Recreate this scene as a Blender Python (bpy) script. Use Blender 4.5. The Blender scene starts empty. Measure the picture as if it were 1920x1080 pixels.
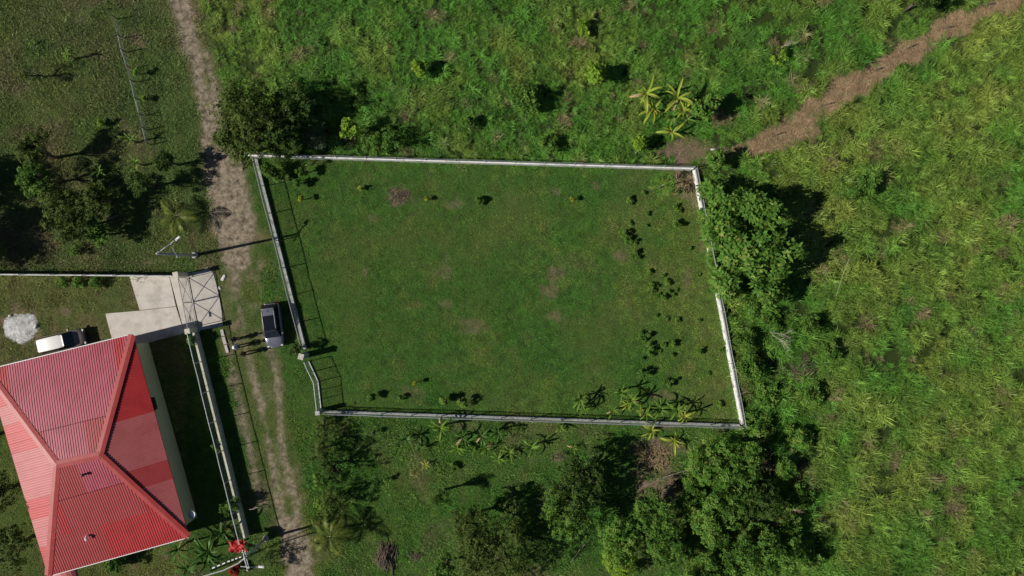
import bpy, bmesh, math, random
import numpy as np
from mathutils import Vector, Matrix, Euler

# ------------------------------------------------------------------ camera, sky, sun, exposure
SC = bpy.context.scene
COL = SC.collection
H, S = 67.0, 19.0                      # drone height (m), photo pixels per metre on the ground
cam_d = bpy.data.cameras.new('drone_camera')
cam = bpy.data.objects.new('drone_camera', cam_d); COL.objects.link(cam)
cam.location = (0, 0, H); cam.rotation_euler = (0, 0, 0)
cam_d.sensor_fit = 'HORIZONTAL'; cam_d.angle = 2 * math.atan(960 / S / H)
cam_d.clip_end = 6000
SC.camera = cam

SUN_EL, SUN_SH = math.radians(36.0), math.radians(13.0)   # elevation; direction the shadows fall (from +x towards +y)
world = bpy.data.worlds.new('World'); SC.world = world; world.use_nodes = True
wn = world.node_tree; bg = wn.nodes['Background']
sky = wn.nodes.new('ShaderNodeTexSky'); sky.sky_type = 'NISHITA'; sky.sun_disc = False
sky.sun_elevation = SUN_EL; sky.sun_rotation = math.radians(257)
sky.air_density = 0.7; sky.dust_density = 0.3; sky.ozone_density = 1.0; sky.altitude = 1200
wn.links.new(sky.outputs[0], bg.inputs[0]); bg.inputs[1].default_value = 0.05
sl = bpy.data.lights.new('sun', 'SUN'); sl.energy = 5.0; sl.angle = math.radians(0.5); sl.color = (1, 0.95, 0.87)
so = bpy.data.objects.new('sun', sl); COL.objects.link(so); so.location = (-60, -15, 60)
sd = Vector((math.cos(SUN_SH) * math.cos(SUN_EL), math.sin(SUN_SH) * math.cos(SUN_EL), -math.sin(SUN_EL)))
so.rotation_euler = sd.to_track_quat('-Z', 'Y').to_euler()
vs = SC.view_settings; vs.view_transform = 'Standard'; vs.look = 'None'; vs.gamma = 1; vs.exposure = 0.0
vs.use_curve_mapping = False

# ------------------------------------------------------------------ helpers
def P(px, py, z=0.0):
    k = (H - z) / H
    return Vector(((px - 960) / S * k, (540 - py) / S * k, z))

def fr(a): return a - np.floor(a)
def _h(ix, iy, s): return fr(np.sin(ix * 127.1 + iy * 311.7 + s * 74.7) * 43758.5453)
def vnoise(x, y, scale, seed=0, octv=3):
    x = np.asarray(x, float) / scale; y = np.asarray(y, float) / scale
    out = np.zeros_like(x); amp, tot = 1.0, 0.0
    for o in range(octv):
        ix, iy = np.floor(x), np.floor(y); fx, fy = x - ix, y - iy
        fx = fx * fx * (3 - 2 * fx); fy = fy * fy * (3 - 2 * fy)
        s = seed + o * 13
        a = _h(ix, iy, s) * (1 - fx) + _h(ix + 1, iy, s) * fx
        b = _h(ix, iy + 1, s) * (1 - fx) + _h(ix + 1, iy + 1, s) * fx
        out += amp * (a * (1 - fy) + b * fy); tot += amp
        amp *= 0.5; x = x * 2.03 + 17.3; y = y * 2.03 + 5.1
    return out / tot
def sstep(a, b, x):
    t = np.clip((x - a) / (b - a), 0, 1); return t * t * (3 - 2 * t)
def in_poly(x, y, poly):
    x = np.asarray(x, float); y = np.asarray(y, float); c = np.zeros(x.shape, bool)
    n = len(poly); j = n - 1
    for i in range(n):
        xi, yi = poly[i]; xj, yj = poly[j]
        if yi != yj:
            c ^= ((yi > y) != (yj > y)) & (x < (xj - xi) * (y - yi) / (yj - yi) + xi)
        j = i
    return c
def path_d(x, y, pts):
    """signed clearance to a tapered polyline: 1 on the centre, 0 at the edge, negative outside (px)"""
    best = np.full(np.shape(x), -1e9)
    for (x0, y0, w0), (x1, y1, w1) in zip(pts[:-1], pts[1:]):
        dx, dy = x1 - x0, y1 - y0; l2 = dx * dx + dy * dy
        t = np.clip(((x - x0) * dx + (y - y0) * dy) / l2, 0, 1)
        d = np.hypot(x - x0 - t * dx, y - y0 - t * dy)
        best = np.maximum(best, (w0 + (w1 - w0) * t) - d)
    return best

class MB:
    def __init__(s): s.v = []; s.f = []
    def add(s, vs_, fs):
        o = len(s.v); s.v += [tuple(v) for v in vs_]; s.f += [tuple(i + o for i in f) for f in fs]
    def box(s, c, size, rz=0.0, M=None):
        cx, cy, cz = c; a, b, h = size[0] / 2, size[1] / 2, size[2] / 2
        R = Matrix.Rotation(rz, 3, 'Z') if M is None else M
        vs_ = [Vector(c) + R @ Vector((sx * a, sy * b, sz * h)) for sz in (-1, 1) for sx, sy in ((-1, -1), (1, -1), (1, 1), (-1, 1))]
        s.add(vs_, [(3, 2, 1, 0), (4, 5, 6, 7), (0, 1, 5, 4), (1, 2, 6, 5), (2, 3, 7, 6), (3, 0, 4, 7)])
    def tube(s, pts, rad, n=6, cap=True):
        pts = [Vector(p) for p in pts]; m = len(pts)
        if not hasattr(rad, '__len__'): rad = [rad] * m
        rings = []
        for i, p in enumerate(pts):
            d = (pts[min(i + 1, m - 1)] - pts[max(i - 1, 0)]).normalized()
            u = d.cross(Vector((0, 0, 1)))
            if u.length < 1e-3: u = d.cross(Vector((0, 1, 0)))
            u.normalize(); w = u.cross(d)
            rings.append([p + (u * math.cos(2 * math.pi * k / n) + w * math.sin(2 * math.pi * k / n)) * rad[i] for k in range(n)])
        vs_ = [q for r in rings for q in r]; fs = []
        for i in range(m - 1):
            for k in range(n):
                a, b = i * n + k, i * n + (k + 1) % n
                fs.append((a, b, b + n, a + n))
        if cap: fs += [tuple(range(n - 1, -1, -1)), tuple((m - 1) * n + k for k in range(n))]
        s.add(vs_, fs)
    def lathe(s, c, prof, n=12, sx=1, sy=1):
        vs_ = []; fs = []
        for r, z in prof:
            vs_ += [(c[0] + r * sx * math.cos(2 * math.pi * k / n), c[1] + r * sy * math.sin(2 * math.pi * k / n), c[2] + z) for k in range(n)]
        for i in range(len(prof) - 1):
            for k in range(n):
                a, b = i * n + k, i * n + (k + 1) % n; fs.append((a, b, b + n, a + n))
        fs.append(tuple(range(n - 1, -1, -1))); m = (len(prof) - 1) * n; fs.append(tuple(m + k for k in range(n)))
        s.add(vs_, fs)
    def mesh(s, name, mat=None, smooth=False):
        me = bpy.data.meshes.new(name); me.from_pydata(s.v, [], s.f)
        if mat: me.materials.append(mat)
        if smooth: me.polygons.foreach_set('use_smooth', [True] * len(me.polygons))
        me.update(); return me
    def build(s, name, mat=None, parent=None, smooth=False):
        return link(name, s.mesh(name, mat, smooth), parent)

def link(name, data, parent=None, loc=None, rot=None, scale=None):
    o = bpy.data.objects.new(name, data); COL.objects.link(o)
    if parent is not None: o.parent = parent
    if loc is not None: o.location = loc
    if rot is not None: o.rotation_euler = rot
    if scale is not None: o.scale = scale if hasattr(scale, '__len__') else (scale,) * 3
    return o
def thing(name, label, cat, loc=(0, 0, 0), rz=0.0, group=None):
    o = bpy.data.objects.new(name, None); COL.objects.link(o); o.location = loc; o.rotation_euler = (0, 0, rz)
    o.empty_display_size = 0.3
    return tag(o, label, cat, group)
def tag(o, label, cat, group=None):
    o['label'] = label; o['category'] = cat
    if group: o['group'] = group
    return o
def struct(o): o['kind'] = 'structure'; return o

# ------------------------------------------------------------------ materials
def nmat(name):
    m = bpy.data.materials.new(name); m.use_nodes = True
    return m, m.node_tree, m.node_tree.nodes['Principled BSDF']
def mat(name, c1, c2=None, scale=3.0, rough=0.7, metal=0.0, bump=0.0, bscale=None, spec=0.4, stain=None, stain_scale=1.2, coat=0.0):
    m, t, b = nmat(name); N, L = t.nodes, t.links
    b.inputs['Roughness'].default_value = rough; b.inputs['Metallic'].default_value = metal
    b.inputs['Specular IOR Level'].default_value = spec; b.inputs['Coat Weight'].default_value = coat
    g = N.new('ShaderNodeNewGeometry')
    c2 = c2 or tuple(x * 0.75 for x in c1)
    nz = N.new('ShaderNodeTexNoise'); nz.inputs['Scale'].default_value = scale; nz.inputs['Detail'].default_value = 6; nz.inputs['Roughness'].default_value = 0.65
    L.new(g.outputs['Position'], nz.inputs['Vector'])
    r = N.new('ShaderNodeValToRGB'); r.color_ramp.elements[0].position = 0.35; r.color_ramp.elements[1].position = 0.65
    r.color_ramp.elements[0].color = (*c1, 1); r.color_ramp.elements[1].color = (*c2, 1)
    L.new(nz.outputs[0], r.inputs[0]); out = r.outputs[0]
    if stain:
        n2 = N.new('ShaderNodeTexNoise'); n2.inputs['Scale'].default_value = stain_scale; n2.inputs['Detail'].default_value = 8; n2.inputs['Roughness'].default_value = 0.7
        L.new(g.outputs['Position'], n2.inputs['Vector'])
        r2 = N.new('ShaderNodeValToRGB'); r2.color_ramp.elements[0].position = 0.5; r2.color_ramp.elements[1].position = 0.68
        L.new(n2.outputs[0], r2.inputs[0])
        mx = N.new('ShaderNodeMixRGB'); L.new(r2.outputs[0], mx.inputs[0]); L.new(out, mx.inputs[1]); mx.inputs[2].default_value = (*stain, 1); out = mx.outputs[0]
    L.new(out, b.inputs['Base Color'])
    if bump:
        n3 = N.new('ShaderNodeTexNoise'); n3.inputs['Scale'].default_value = bscale or scale * 4; n3.inputs['Detail'].default_value = 5
        L.new(g.outputs['Position'], n3.inputs['Vector'])
        bp = N.new('ShaderNodeBump'); bp.inputs['Strength'].default_value = bump; bp.inputs['Distance'].default_value = 0.05
        L.new(n3.outputs[0], bp.inputs['Height']); L.new(bp.outputs[0], b.inputs['Normal'])
    return m
def leaf_mat(name, c1, c2, c3=None, trans=0.25, rough=0.65, scale=1.1):
    """foliage: colour varies from leaf to leaf and slowly through the crown; some light passes through"""
    m, t, b = nmat(name); N, L = t.nodes, t.links
    g = N.new('ShaderNodeNewGeometry')
    nz = N.new('ShaderNodeTexNoise'); nz.inputs['Scale'].default_value = scale; nz.inputs['Detail'].default_value = 3
    L.new(g.outputs['Position'], nz.inputs['Vector'])
    ad = N.new('ShaderNodeMath'); ad.operation = 'MULTIPLY_ADD'; ad.inputs[1].default_value = 0.45
    L.new(g.outputs['Random Per Island'], ad.inputs[0])
    ma = N.new('ShaderNodeMath'); ma.operation = 'MULTIPLY'; ma.inputs[1].default_value = 0.75; L.new(nz.outputs[0], ma.inputs[0]); L.new(ma.outputs[0], ad.inputs[2])
    r = N.new('ShaderNodeValToRGB'); e = r.color_ramp.elements
    e[0].position = 0.15; e[0].color = (*c1, 1); e[1].position = 0.7; e[1].color = (*c2, 1)
    if c3: q = e.new(0.86); q.color = (*c3, 1)
    L.new(ad.outputs[0], r.inputs[0]); L.new(r.outputs[0], b.inputs['Base Color'])
    b.inputs['Roughness'].default_value = rough; b.inputs['Specular IOR Level'].default_value = 0.12
    tr = N.new('ShaderNodeBsdfTranslucent'); L.new(r.outputs[0], tr.inputs[0])
    mx = N.new('ShaderNodeMixShader'); mx.inputs[0].default_value = trans
    L.new(b.outputs[0], mx.inputs[1]); L.new(tr.outputs[0], mx.inputs[2])
    L.new(mx.outputs[0], N['Material Output'].inputs[0])
    return m
def grass_mat(name, green, yellow, brown, trans=0.2):
    """blades: colour from the tuft's own 'hue' (green to yellow) and 'dry' values plus a random tone per tuft and blade"""
    m, t, b = nmat(name); N, L = t.nodes, t.links
    def attr(n):
        a = N.new('ShaderNodeAttribute'); a.attribute_type = 'INSTANCER'; a.attribute_name = n; return a.outputs['Fac']
    g = N.new('ShaderNodeNewGeometry'); oi = N.new('ShaderNodeObjectInfo')
    m1 = N.new('ShaderNodeMixRGB'); L.new(attr('hue'), m1.inputs[0]); m1.inputs[1].default_value = (*green, 1); m1.inputs[2].default_value = (*yellow, 1)
    m2 = N.new('ShaderNodeMixRGB'); L.new(attr('dry'), m2.inputs[0]); L.new(m1.outputs[0], m2.inputs[1]); m2.inputs[2].default_value = (*brown, 1)
    s1 = N.new('ShaderNodeMath'); s1.operation = 'MULTIPLY_ADD'; s1.inputs[1].default_value = 0.9; s1.inputs[2].default_value = 0.5; L.new(oi.outputs['Random'], s1.inputs[0])
    s2 = N.new('ShaderNodeMath'); s2.operation = 'MULTIPLY_ADD'; s2.inputs[1].default_value = 0.7; s2.inputs[2].default_value = 0.65; L.new(g.outputs['Random Per Island'], s2.inputs[0])
    s3 = N.new('ShaderNodeMath'); s3.operation = 'MULTIPLY'; L.new(s1.outputs[0], s3.inputs[0]); L.new(s2.outputs[0], s3.inputs[1])
    vm = N.new('ShaderNodeVectorMath'); vm.operation = 'SCALE'; L.new(m2.outputs[0], vm.inputs[0]); L.new(s3.outputs[0], vm.inputs['Scale'])
    L.new(vm.outputs[0], b.inputs['Base Color']); b.inputs['Roughness'].default_value = 0.55; b.inputs['Specular IOR Level'].default_value = 0.25
    tr = N.new('ShaderNodeBsdfTranslucent'); L.new(vm.outputs[0], tr.inputs[0])
    mx = N.new('ShaderNodeMixShader'); mx.inputs[0].default_value = trans
    L.new(b.outputs[0], mx.inputs[1]); L.new(tr.outputs[0], mx.inputs[2]); L.new(mx.outputs[0], N['Material Output'].inputs[0])
    return m

M = {}
M['concrete'] = mat('concrete', (0.60, 0.55, 0.49), (0.50, 0.455, 0.40), 1.1, 0.85, bump=0.15, bscale=30, stain=(0.38, 0.345, 0.30), stain_scale=0.5)
M['white_wall'] = mat('white_wall', (0.80, 0.79, 0.76), (0.70, 0.69, 0.66), 2.5, 0.8, bump=0.1, bscale=20, stain=(0.34, 0.34, 0.28), stain_scale=1.1)
M['grey_wall'] = mat('grey_wall', (0.50, 0.50, 0.49), (0.33, 0.33, 0.32), 3.0, 0.9, bump=0.2, bscale=25, stain=(0.14, 0.15, 0.12), stain_scale=2.2)
M['cream_wall'] = mat('cream_wall', (0.62, 0.60, 0.48), (0.52, 0.51, 0.41), 2.0, 0.85, bump=0.1, stain=(0.25, 0.25, 0.18), stain_scale=1.5)
M['house_wall'] = mat('house_wall', (0.50, 0.52, 0.30), (0.45, 0.47, 0.27), 0.9, 0.85, bump=0.05)
M['galv'] = mat('galvanised_steel', (0.60, 0.61, 0.62), (0.48, 0.49, 0.50), 8, 0.45, 0.6)
M['wire'] = mat('fence_wire', (0.30, 0.34, 0.33), (0.22, 0.26, 0.25), 6, 0.6, 0.2)
M['dark_wire'] = mat('dark_wire', (0.06, 0.06, 0.06), (0.03, 0.03, 0.03), 6, 0.6)
M['white_steel'] = mat('white_steel', (0.75, 0.76, 0.76), (0.62, 0.63, 0.63), 5, 0.45)
M['wood'] = mat('weathered_wood', (0.16, 0.12, 0.09), (0.08, 0.06, 0.045), 9, 0.9, bump=0.4)
M['pale_wood'] = mat('pale_dead_wood', (0.42, 0.37, 0.30), (0.27, 0.23, 0.18), 9, 0.9, bump=0.3)
M['bark'] = mat('bark', (0.14, 0.105, 0.075), (0.07, 0.055, 0.04), 12, 0.95, bump=0.6)
M['pale_bark'] = mat('pale_bark', (0.34, 0.31, 0.26), (0.20, 0.18, 0.15), 12, 0.95, bump=0.5)
M['pole'] = mat('pole_concrete', (0.46, 0.45, 0.43), (0.36, 0.35, 0.34), 4, 0.8, bump=0.1)
M['gravel'] = mat('white_gravel', (0.62, 0.61, 0.60), (0.36, 0.35, 0.34), 3, 0.95, bump=0.6, bscale=40)
M['stone'] = mat('pale_stone', (0.66, 0.64, 0.60), (0.45, 0.43, 0.40), 5, 0.9, bump=0.3)
M['black'] = mat('black_plastic', (0.012, 0.012, 0.013), (0.02, 0.02, 0.02), 5, 0.5)
M['glass'] = mat('car_glass', (0.008, 0.01, 0.013), (0.012, 0.014, 0.018), 2, 0.06, spec=0.6)
M['tyre'] = mat('tyre_rubber', (0.018, 0.018, 0.018), (0.03, 0.03, 0.03), 8, 0.85)
M['rim'] = mat('alloy_rim', (0.5, 0.5, 0.52), (0.4, 0.4, 0.42), 6, 0.35, 0.8)
M['silver'] = mat('grey_lilac_paint', (0.20, 0.20, 0.25), (0.18, 0.18, 0.23), 1, 0.32, 0.45, coat=0.5)
M['pewter'] = mat('pewter_paint', (0.25, 0.21, 0.185), (0.23, 0.195, 0.17), 1, 0.35, 0.4, coat=0.4)
M['car_white'] = mat('white_roof_glint', (0.82, 0.80, 0.77), (0.78, 0.76, 0.73), 1, 0.35, coat=0.4)  # sun glint on the pewter SUV's roof, painted in as white
M['lamp_glass'] = mat('headlight_glass', (0.6, 0.62, 0.64), (0.5, 0.52, 0.54), 3, 0.15)
M['tail_red'] = mat('taillight_red', (0.14, 0.01, 0.01), (0.12, 0.01, 0.01), 3, 0.2)
M['white'] = mat('white_paint', (0.82, 0.82, 0.80), (0.74, 0.74, 0.72), 4, 0.5)
M['red_sheet'] = mat('red_sheet', (0.50, 0.025, 0.02), (0.36, 0.015, 0.015), 3, 0.6)
M['soil_brown'] = mat('brown_litter', (0.16, 0.105, 0.07), (0.09, 0.06, 0.042), 7, 0.95, bump=0.6)
M['straw'] = mat('dry_straw', (0.46, 0.34, 0.19), (0.24, 0.16, 0.085), 7, 0.9)
# corrugated roof sheets: differently aged red paint; the pink one also has sky reflection painted in
M['roof_sky_pink'] = mat('roof_paint_sky_pink', (0.47, 0.088, 0.128), (0.40, 0.066, 0.094), 0.5, 0.38, 0.0, stain=(0.36, 0.052, 0.07), stain_scale=0.45, spec=0.5)
M['roof_red'] = mat('roof_paint_red', (0.47, 0.034, 0.036), (0.42, 0.029, 0.031), 0.7, 0.42, stain=(0.36, 0.024, 0.026), stain_scale=0.6, spec=0.4)
M['roof_mid'] = mat('roof_paint_worn', (0.40, 0.052, 0.052), (0.36, 0.042, 0.042), 0.8, 0.45, stain=(0.36, 0.037, 0.035), stain_scale=0.6, spec=0.4)
M['roof_salmon'] = mat('roof_paint_salmon', (0.46, 0.122, 0.12), (0.42, 0.105, 0.104), 0.6, 0.45, stain=(0.38, 0.085, 0.082), stain_scale=0.5, spec=0.4)
M['roof_cap'] = mat('roof_cap_red', (0.38, 0.034, 0.032), (0.32, 0.027, 0.026), 1.2, 0.5, stain=(0.38, 0.05, 0.045), stain_scale=1.0, spec=0.4)
# foliage
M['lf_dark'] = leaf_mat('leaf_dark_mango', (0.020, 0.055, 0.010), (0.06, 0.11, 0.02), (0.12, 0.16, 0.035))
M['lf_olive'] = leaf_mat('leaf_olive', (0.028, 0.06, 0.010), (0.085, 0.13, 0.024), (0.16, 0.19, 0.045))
M['lf_mid'] = leaf_mat('leaf_mid_green', (0.030, 0.095, 0.014), (0.10, 0.205, 0.03), (0.19, 0.28, 0.05))
M['lf_bright'] = leaf_mat('leaf_bright_green', (0.045, 0.125, 0.02), (0.12, 0.25, 0.035), (0.25, 0.30, 0.07))
M['lf_lime'] = leaf_mat('leaf_lime', (0.10, 0.22, 0.018), (0.21, 0.36, 0.035), (0.32, 0.43, 0.055), 0.3)
M['lf_yellow'] = leaf_mat('leaf_yellow_green', (0.22, 0.27, 0.025), (0.38, 0.42, 0.05), None, 0.3)
M['lf_grey'] = leaf_mat('leaf_grey_green', (0.06, 0.09, 0.055), (0.12, 0.16, 0.095), None, 0.2)
M['lf_red'] = leaf_mat('leaf_red', (0.20, 0.02, 0.012), (0.30, 0.05, 0.02), None, 0.25)
M['banana'] = leaf_mat('banana_leaf', (0.06, 0.15, 0.018), (0.15, 0.27, 0.035), (0.28, 0.35, 0.055), 0.3, 0.4)
M['banana_y'] = leaf_mat('banana_leaf_yellow', (0.20, 0.29, 0.03), (0.36, 0.42, 0.06), (0.46, 0.42, 0.09), 0.3, 0.4)
M['banana_d'] = leaf_mat('banana_leaf_deep', (0.03, 0.085, 0.018), (0.075, 0.16, 0.03), None, 0.25, 0.4)
M['bstem'] = mat('banana_stem', (0.20, 0.24, 0.07), (0.22, 0.15, 0.07), 6, 0.7)
M['palm'] = leaf_mat('palm_leaflets', (0.04, 0.075, 0.014), (0.11, 0.15, 0.026), (0.24, 0.25, 0.045), 0.2, 0.4)
M['grass_tall'] = grass_mat('tall_grass_blades', (0.110, 0.30, 0.034), (0.285, 0.37, 0.064), (0.29, 0.22, 0.12))
M['grass_lawn'] = grass_mat('lawn_blades', (0.080, 0.22, 0.028), (0.25, 0.30, 0.062), (0.28, 0.22, 0.12))
# ------------------------------------------------------------------ the lie of the land (all in photo pixels on the ground plane)
LOT = [(484, 298), (1295, 321), (1386, 794), (603, 768), (598, 716), (580, 676), (577, 650)]
ROAD = [(325, -170, 24), (336, -20, 25), (350, 40, 26), (372, 110, 27), (390, 190, 28), (402, 250, 31), (416, 320, 42), (430, 380, 46), (440, 430, 42), (444, 480, 34)]
ROAD2 = [(444, 470, 52), (452, 560, 50), (470, 660, 52), (490, 760, 52), (512, 860, 50), (535, 950, 48), (555, 1020, 42), (572, 1100, 34), (590, 1240, 32)]
TRACK_R = [(486, 490, 3), (495, 567, 4), (504, 650, 5), (511, 680, 6), (521, 715, 7), (524, 760, 6), (527, 822, 8), (537, 880, 9), (550, 930, 9), (560, 985, 14)]
TRACK_L = [(440, 470, 14), (444, 560, 6), (462, 640, 6), (478, 725, 9), (492, 775, 8), (498, 800, 5), (505, 847, 7), (515, 897, 8), (527, 950, 9), (534, 985, 14)]
EDGE_L = [(425, 640, 6), (434, 690, 9), (444, 735, 10), (456, 790, 10), (471, 850, 9), (481, 910, 8), (496, 955, 7)]
LOW_SOIL = [(540, 985, 22), (552, 1020, 27), (565, 1075, 28), (585, 1240, 28)]
STRIP = [(1375, 288, 8), (1400, 280, 13), (1448, 264, 28), (1502, 235, 29), (1545, 195, 26), (1577, 165, 26), (1612, 148, 29), (1665, 118, 28), (1727, 82, 24), (1790, 48, 21), (1852, 20, 21), (1902, 0, 20), (1990, -50, 20), (2120, -120, 20)]
SOILSPOT = [(1297, 285, 50, 28, 0.95), (1350, 290, 34, 16, 0.9), (750, 367, 25, 19, 0.95), (1285, 345, 27, 27, 0.9), (1305, 375, 14, 22, 0.8), (1042, 515, 30, 16, 0.65), (1028, 545, 20, 16, 0.6), (1040, 595, 16, 14, 0.5),
            (885, 612, 26, 18, 0.5), (855, 383, 24, 9, 0.5), (700, 411, 16, 11, 0.45), (683, 511, 8, 12, 0.6), (833, 505, 14, 24, 0.4), (1160, 482, 16, 9, 0.6), (1040, 358, 10, 8, 0.6),
            (1118, 350, 9, 9, 0.6), (1290, 520, 10, 30, 0.5), (1318, 450, 8, 22, 0.6), (1240, 742, 24, 10, 0.6), (775, 735, 24, 12, 0.4), (835, 570, 12, 10, 0.4), (620, 300, 40, 8, 0.3),
            (1228, 858, 46, 38, 0.9), (1245, 915, 58, 36, 0.95), (1205, 840, 30, 20, 0.8), (1050, 856, 18, 12, 0.9), (1110, 810, 26, 16, 0.5), (797, 870, 18, 12, 0.5), (770, 860, 10, 16, 0.6),
            (1020, 945, 22, 22, 0.7), (1005, 1075, 40, 20, 0.5), (775, 1042, 18, 10, 0.6), (720, 1045, 26, 32, 0.6), (1310, 1035, 26, 18, 0.5), (858, 800, 40, 12, 0.6),
            (257, 74, 20, 17, 0.8), (152, 45, 24, 14, 0.45), (20, 160, 40, 24, 0.6), (180, 110, 26, 16, 0.4), (60, 470, 60, 40, 0.5), (130, 490, 70, 10, 0.45), (240, 492, 80, 6, 0.5), (210, 410, 40, 12, 0.6),
            (170, 470, 40, 14, 0.5), (120, 340, 60, 30, 0.5), (385, 505, 20, 26, 0.7), (410, 420, 24, 30, 0.9), (440, 530, 20, 14, 0.5), (122, 585, 16, 9, 0.7), (45, 615, 44, 40, 0.8), (160, 640, 50, 10, 0.4),
            (250, 1060, 14, 10, 0.7), (310, 1040, 10, 8, 0.6), (1500, 690, 30, 34, 0.6), (1275, 840, 24, 12, 0.7), (1230, 800, 40, 10, 0.6), (440, 612, 12, 10, 0.8)]
def masks(px, py):
    n1 = vnoise(px, py, 26, 3, 4); n2 = vnoise(px, py, 9, 8, 3); n3 = vnoise(px, py, 90, 21, 3)
    jig = (n1 - 0.5) * 26 + (n2 - 0.5) * 12
    soil = sstep(-7, 10, path_d(px, py, ROAD) + jig * 0.9) * (1 - 0.45 * sstep(.58, .75, n2) * sstep(18, -2, path_d(px, py, ROAD)))
    r2 = sstep(-6, 14, path_d(px, py, ROAD2) + jig)
    soil = np.maximum(soil, 0.32 * r2 * sstep(0.35, 0.65, n1))
    for tr, st in ((TRACK_R, 0.9), (TRACK_L, 0.85), (EDGE_L, 0.85), (LOW_SOIL, 1.0)):
        soil = np.maximum(soil, st * sstep(-4, 5, path_d(px, py, tr) + jig * 0.6))
    # grass strip down the middle of the upper road
    mid = path_d(px, py, [(355, -60, 4), (378, 90, 5), (392, 170, 5)])
    soil *= 1 - 0.35 * sstep(-3, 3, mid + jig * 0.3)
    straw = sstep(-5, 8, path_d(px, py, STRIP) + 3 + jig * 1.5) * (1 - .55 * sstep(.62, .74, vnoise(px, py, 20, 66, 3)))
    spots = np.zeros(np.shape(px))
    for (x, y, rx, ry, st) in SOILSPOT:
        d = 1 - np.hypot((px - x) / rx, (py - y) / ry)
        spots = np.maximum(spots, st * sstep(-0.05, 0.30, d + (n2 - 0.5) * 1.3 + (n1 - 0.5) * 0.6))
    dry = sstep(0.50, 0.78, n3 * 0.55 + n1 * 0.45) * np.where(in_poly(px, py, LOT), 0.2, 1) + np.where((px < 350) & (py > 515) & (py < 700), .35, 0)
    roadzone = np.maximum(sstep(-8, 6, path_d(px, py, ROAD) + jig * .4), r2)
    return soil, straw, spots, dry, roadzone
RIGHT_EDGE = [(1300, 300), (1392, 800), (1335, 822), (1300, 850), (1296, 930), (1310, 990), (1290, 1050), (1285, 1260), (2200, 1260), (2200, -200), (1290, -200)]
TOP_FIELD = [(345, -200), (352, -60), (385, 40), (405, 110), (420, 170), (436, 235), (458, 288), (470, 291), (1302, 313), (1310, -200)]
def tall_mask(px, py):
    n = vnoise(px, py, 30, 31, 3)
    t = in_poly(px, py, RIGHT_EDGE) | in_poly(px, py, TOP_FIELD)
    return t & (path_d(px, py, STRIP) + (n - 0.5) * 44 < -2) & ~(np.hypot((px - 1300) / 44, (py - 284) / 27) + (n - .5) * .8 < 1)

# ground sheet: fine in view, stretched out to the horizon beyond
def axis(a, b, step, far):
    inner = np.arange(a, b + 1e-6, step)
    return np.concatenate([[-f for f in far[::-1]], inner, far])
gx = axis(-60, 60, 0.28, [75, 100, 160, 300, 800, 2500]); gy = axis(-38, 38, 0.28, [50, 75, 120, 300, 800, 2500])
GX, GY = np.meshgrid(gx, gy); NX, NY = len(gx), len(gy)
GPX, GPY = 960 + GX * S, 540 - GY * S
soil, straw, spots, dry, roadz = masks(GPX, GPY)
tall = tall_mask(GPX, GPY).astype(float)
lawn = in_poly(GPX, GPY, LOT).astype(float)
inner = (np.abs(GX) < 60.1) & (np.abs(GY) < 38.1)
GZ = np.where(inner, (vnoise(GX, GY, 4, 5, 3) - 0.5) * 0.05, 0.0)
m, t, b = nmat('ground'); N, L = t.nodes, t.links
def attr(n): a = N.new('ShaderNodeAttribute'); a.attribute_name = n; return a.outputs['Fac']
g = N.new('ShaderNodeNewGeometry')
def noise(sc, det=6, rough=0.65):
    z = N.new('ShaderNodeTexNoise'); z.inputs['Scale'].default_value = sc; z.inputs['Detail'].default_value = det; z.inputs['Roughness'].default_value = rough
    L.new(g.outputs['Position'], z.inputs['Vector']); return z.outputs[0]
def ramp(src, a, ca, b_, cb):
    r = N.new('ShaderNodeValToRGB'); e = r.color_ramp.elements; e[0].position = a; e[1].position = b_; e[0].color = (*ca, 1); e[1].color = (*cb, 1); L.new(src, r.inputs[0]); return r.outputs[0]
def mix(f, a, b_):
    x = N.new('ShaderNodeMixRGB'); L.new(f, x.inputs[0]); L.new(a, x.inputs[1]); L.new(b_, x.inputs[2]); return x.outputs[0]
turf = ramp(noise(5), 0.35, (0.036, 0.085, 0.016), 0.68, (0.10, 0.125, 0.034))
dryc = ramp(noise(7), 0.35, (0.11, 0.105, 0.04), 0.68, (0.19, 0.15, 0.075))
soilc = ramp(noise(1.6, 10, 0.78), 0.40, (0.10, 0.082, 0.055), 0.60, (0.345, 0.285, 0.205))
strawc = ramp(noise(0.8, 12, 0.85), 0.38, (0.12, 0.076, 0.043), 0.62, (0.47, 0.335, 0.20))
spotc = ramp(noise(6, 8), 0.32, (0.12, 0.085, 0.06), 0.70, (0.26, 0.19, 0.13))
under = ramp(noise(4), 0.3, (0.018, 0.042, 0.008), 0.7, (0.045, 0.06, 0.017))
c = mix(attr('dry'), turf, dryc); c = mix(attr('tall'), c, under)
c = mix(attr('spots'), c, spotc); c = mix(attr('soil'), c, soilc); c = mix(attr('straw'), c, strawc)
L.new(c, b.inputs['Base Color']); b.inputs['Roughness'].default_value = 0.95; b.inputs['Specular IOR Level'].default_value = 0.1
bp = N.new('ShaderNodeBump'); bp.inputs['Strength'].default_value = 0.8; bp.inputs['Distance'].default_value = 0.06
L.new(noise(11, 8, 0.75), bp.inputs['Height']); L.new(bp.outputs[0], b.inputs['Normal'])
M['ground'] = m
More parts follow.
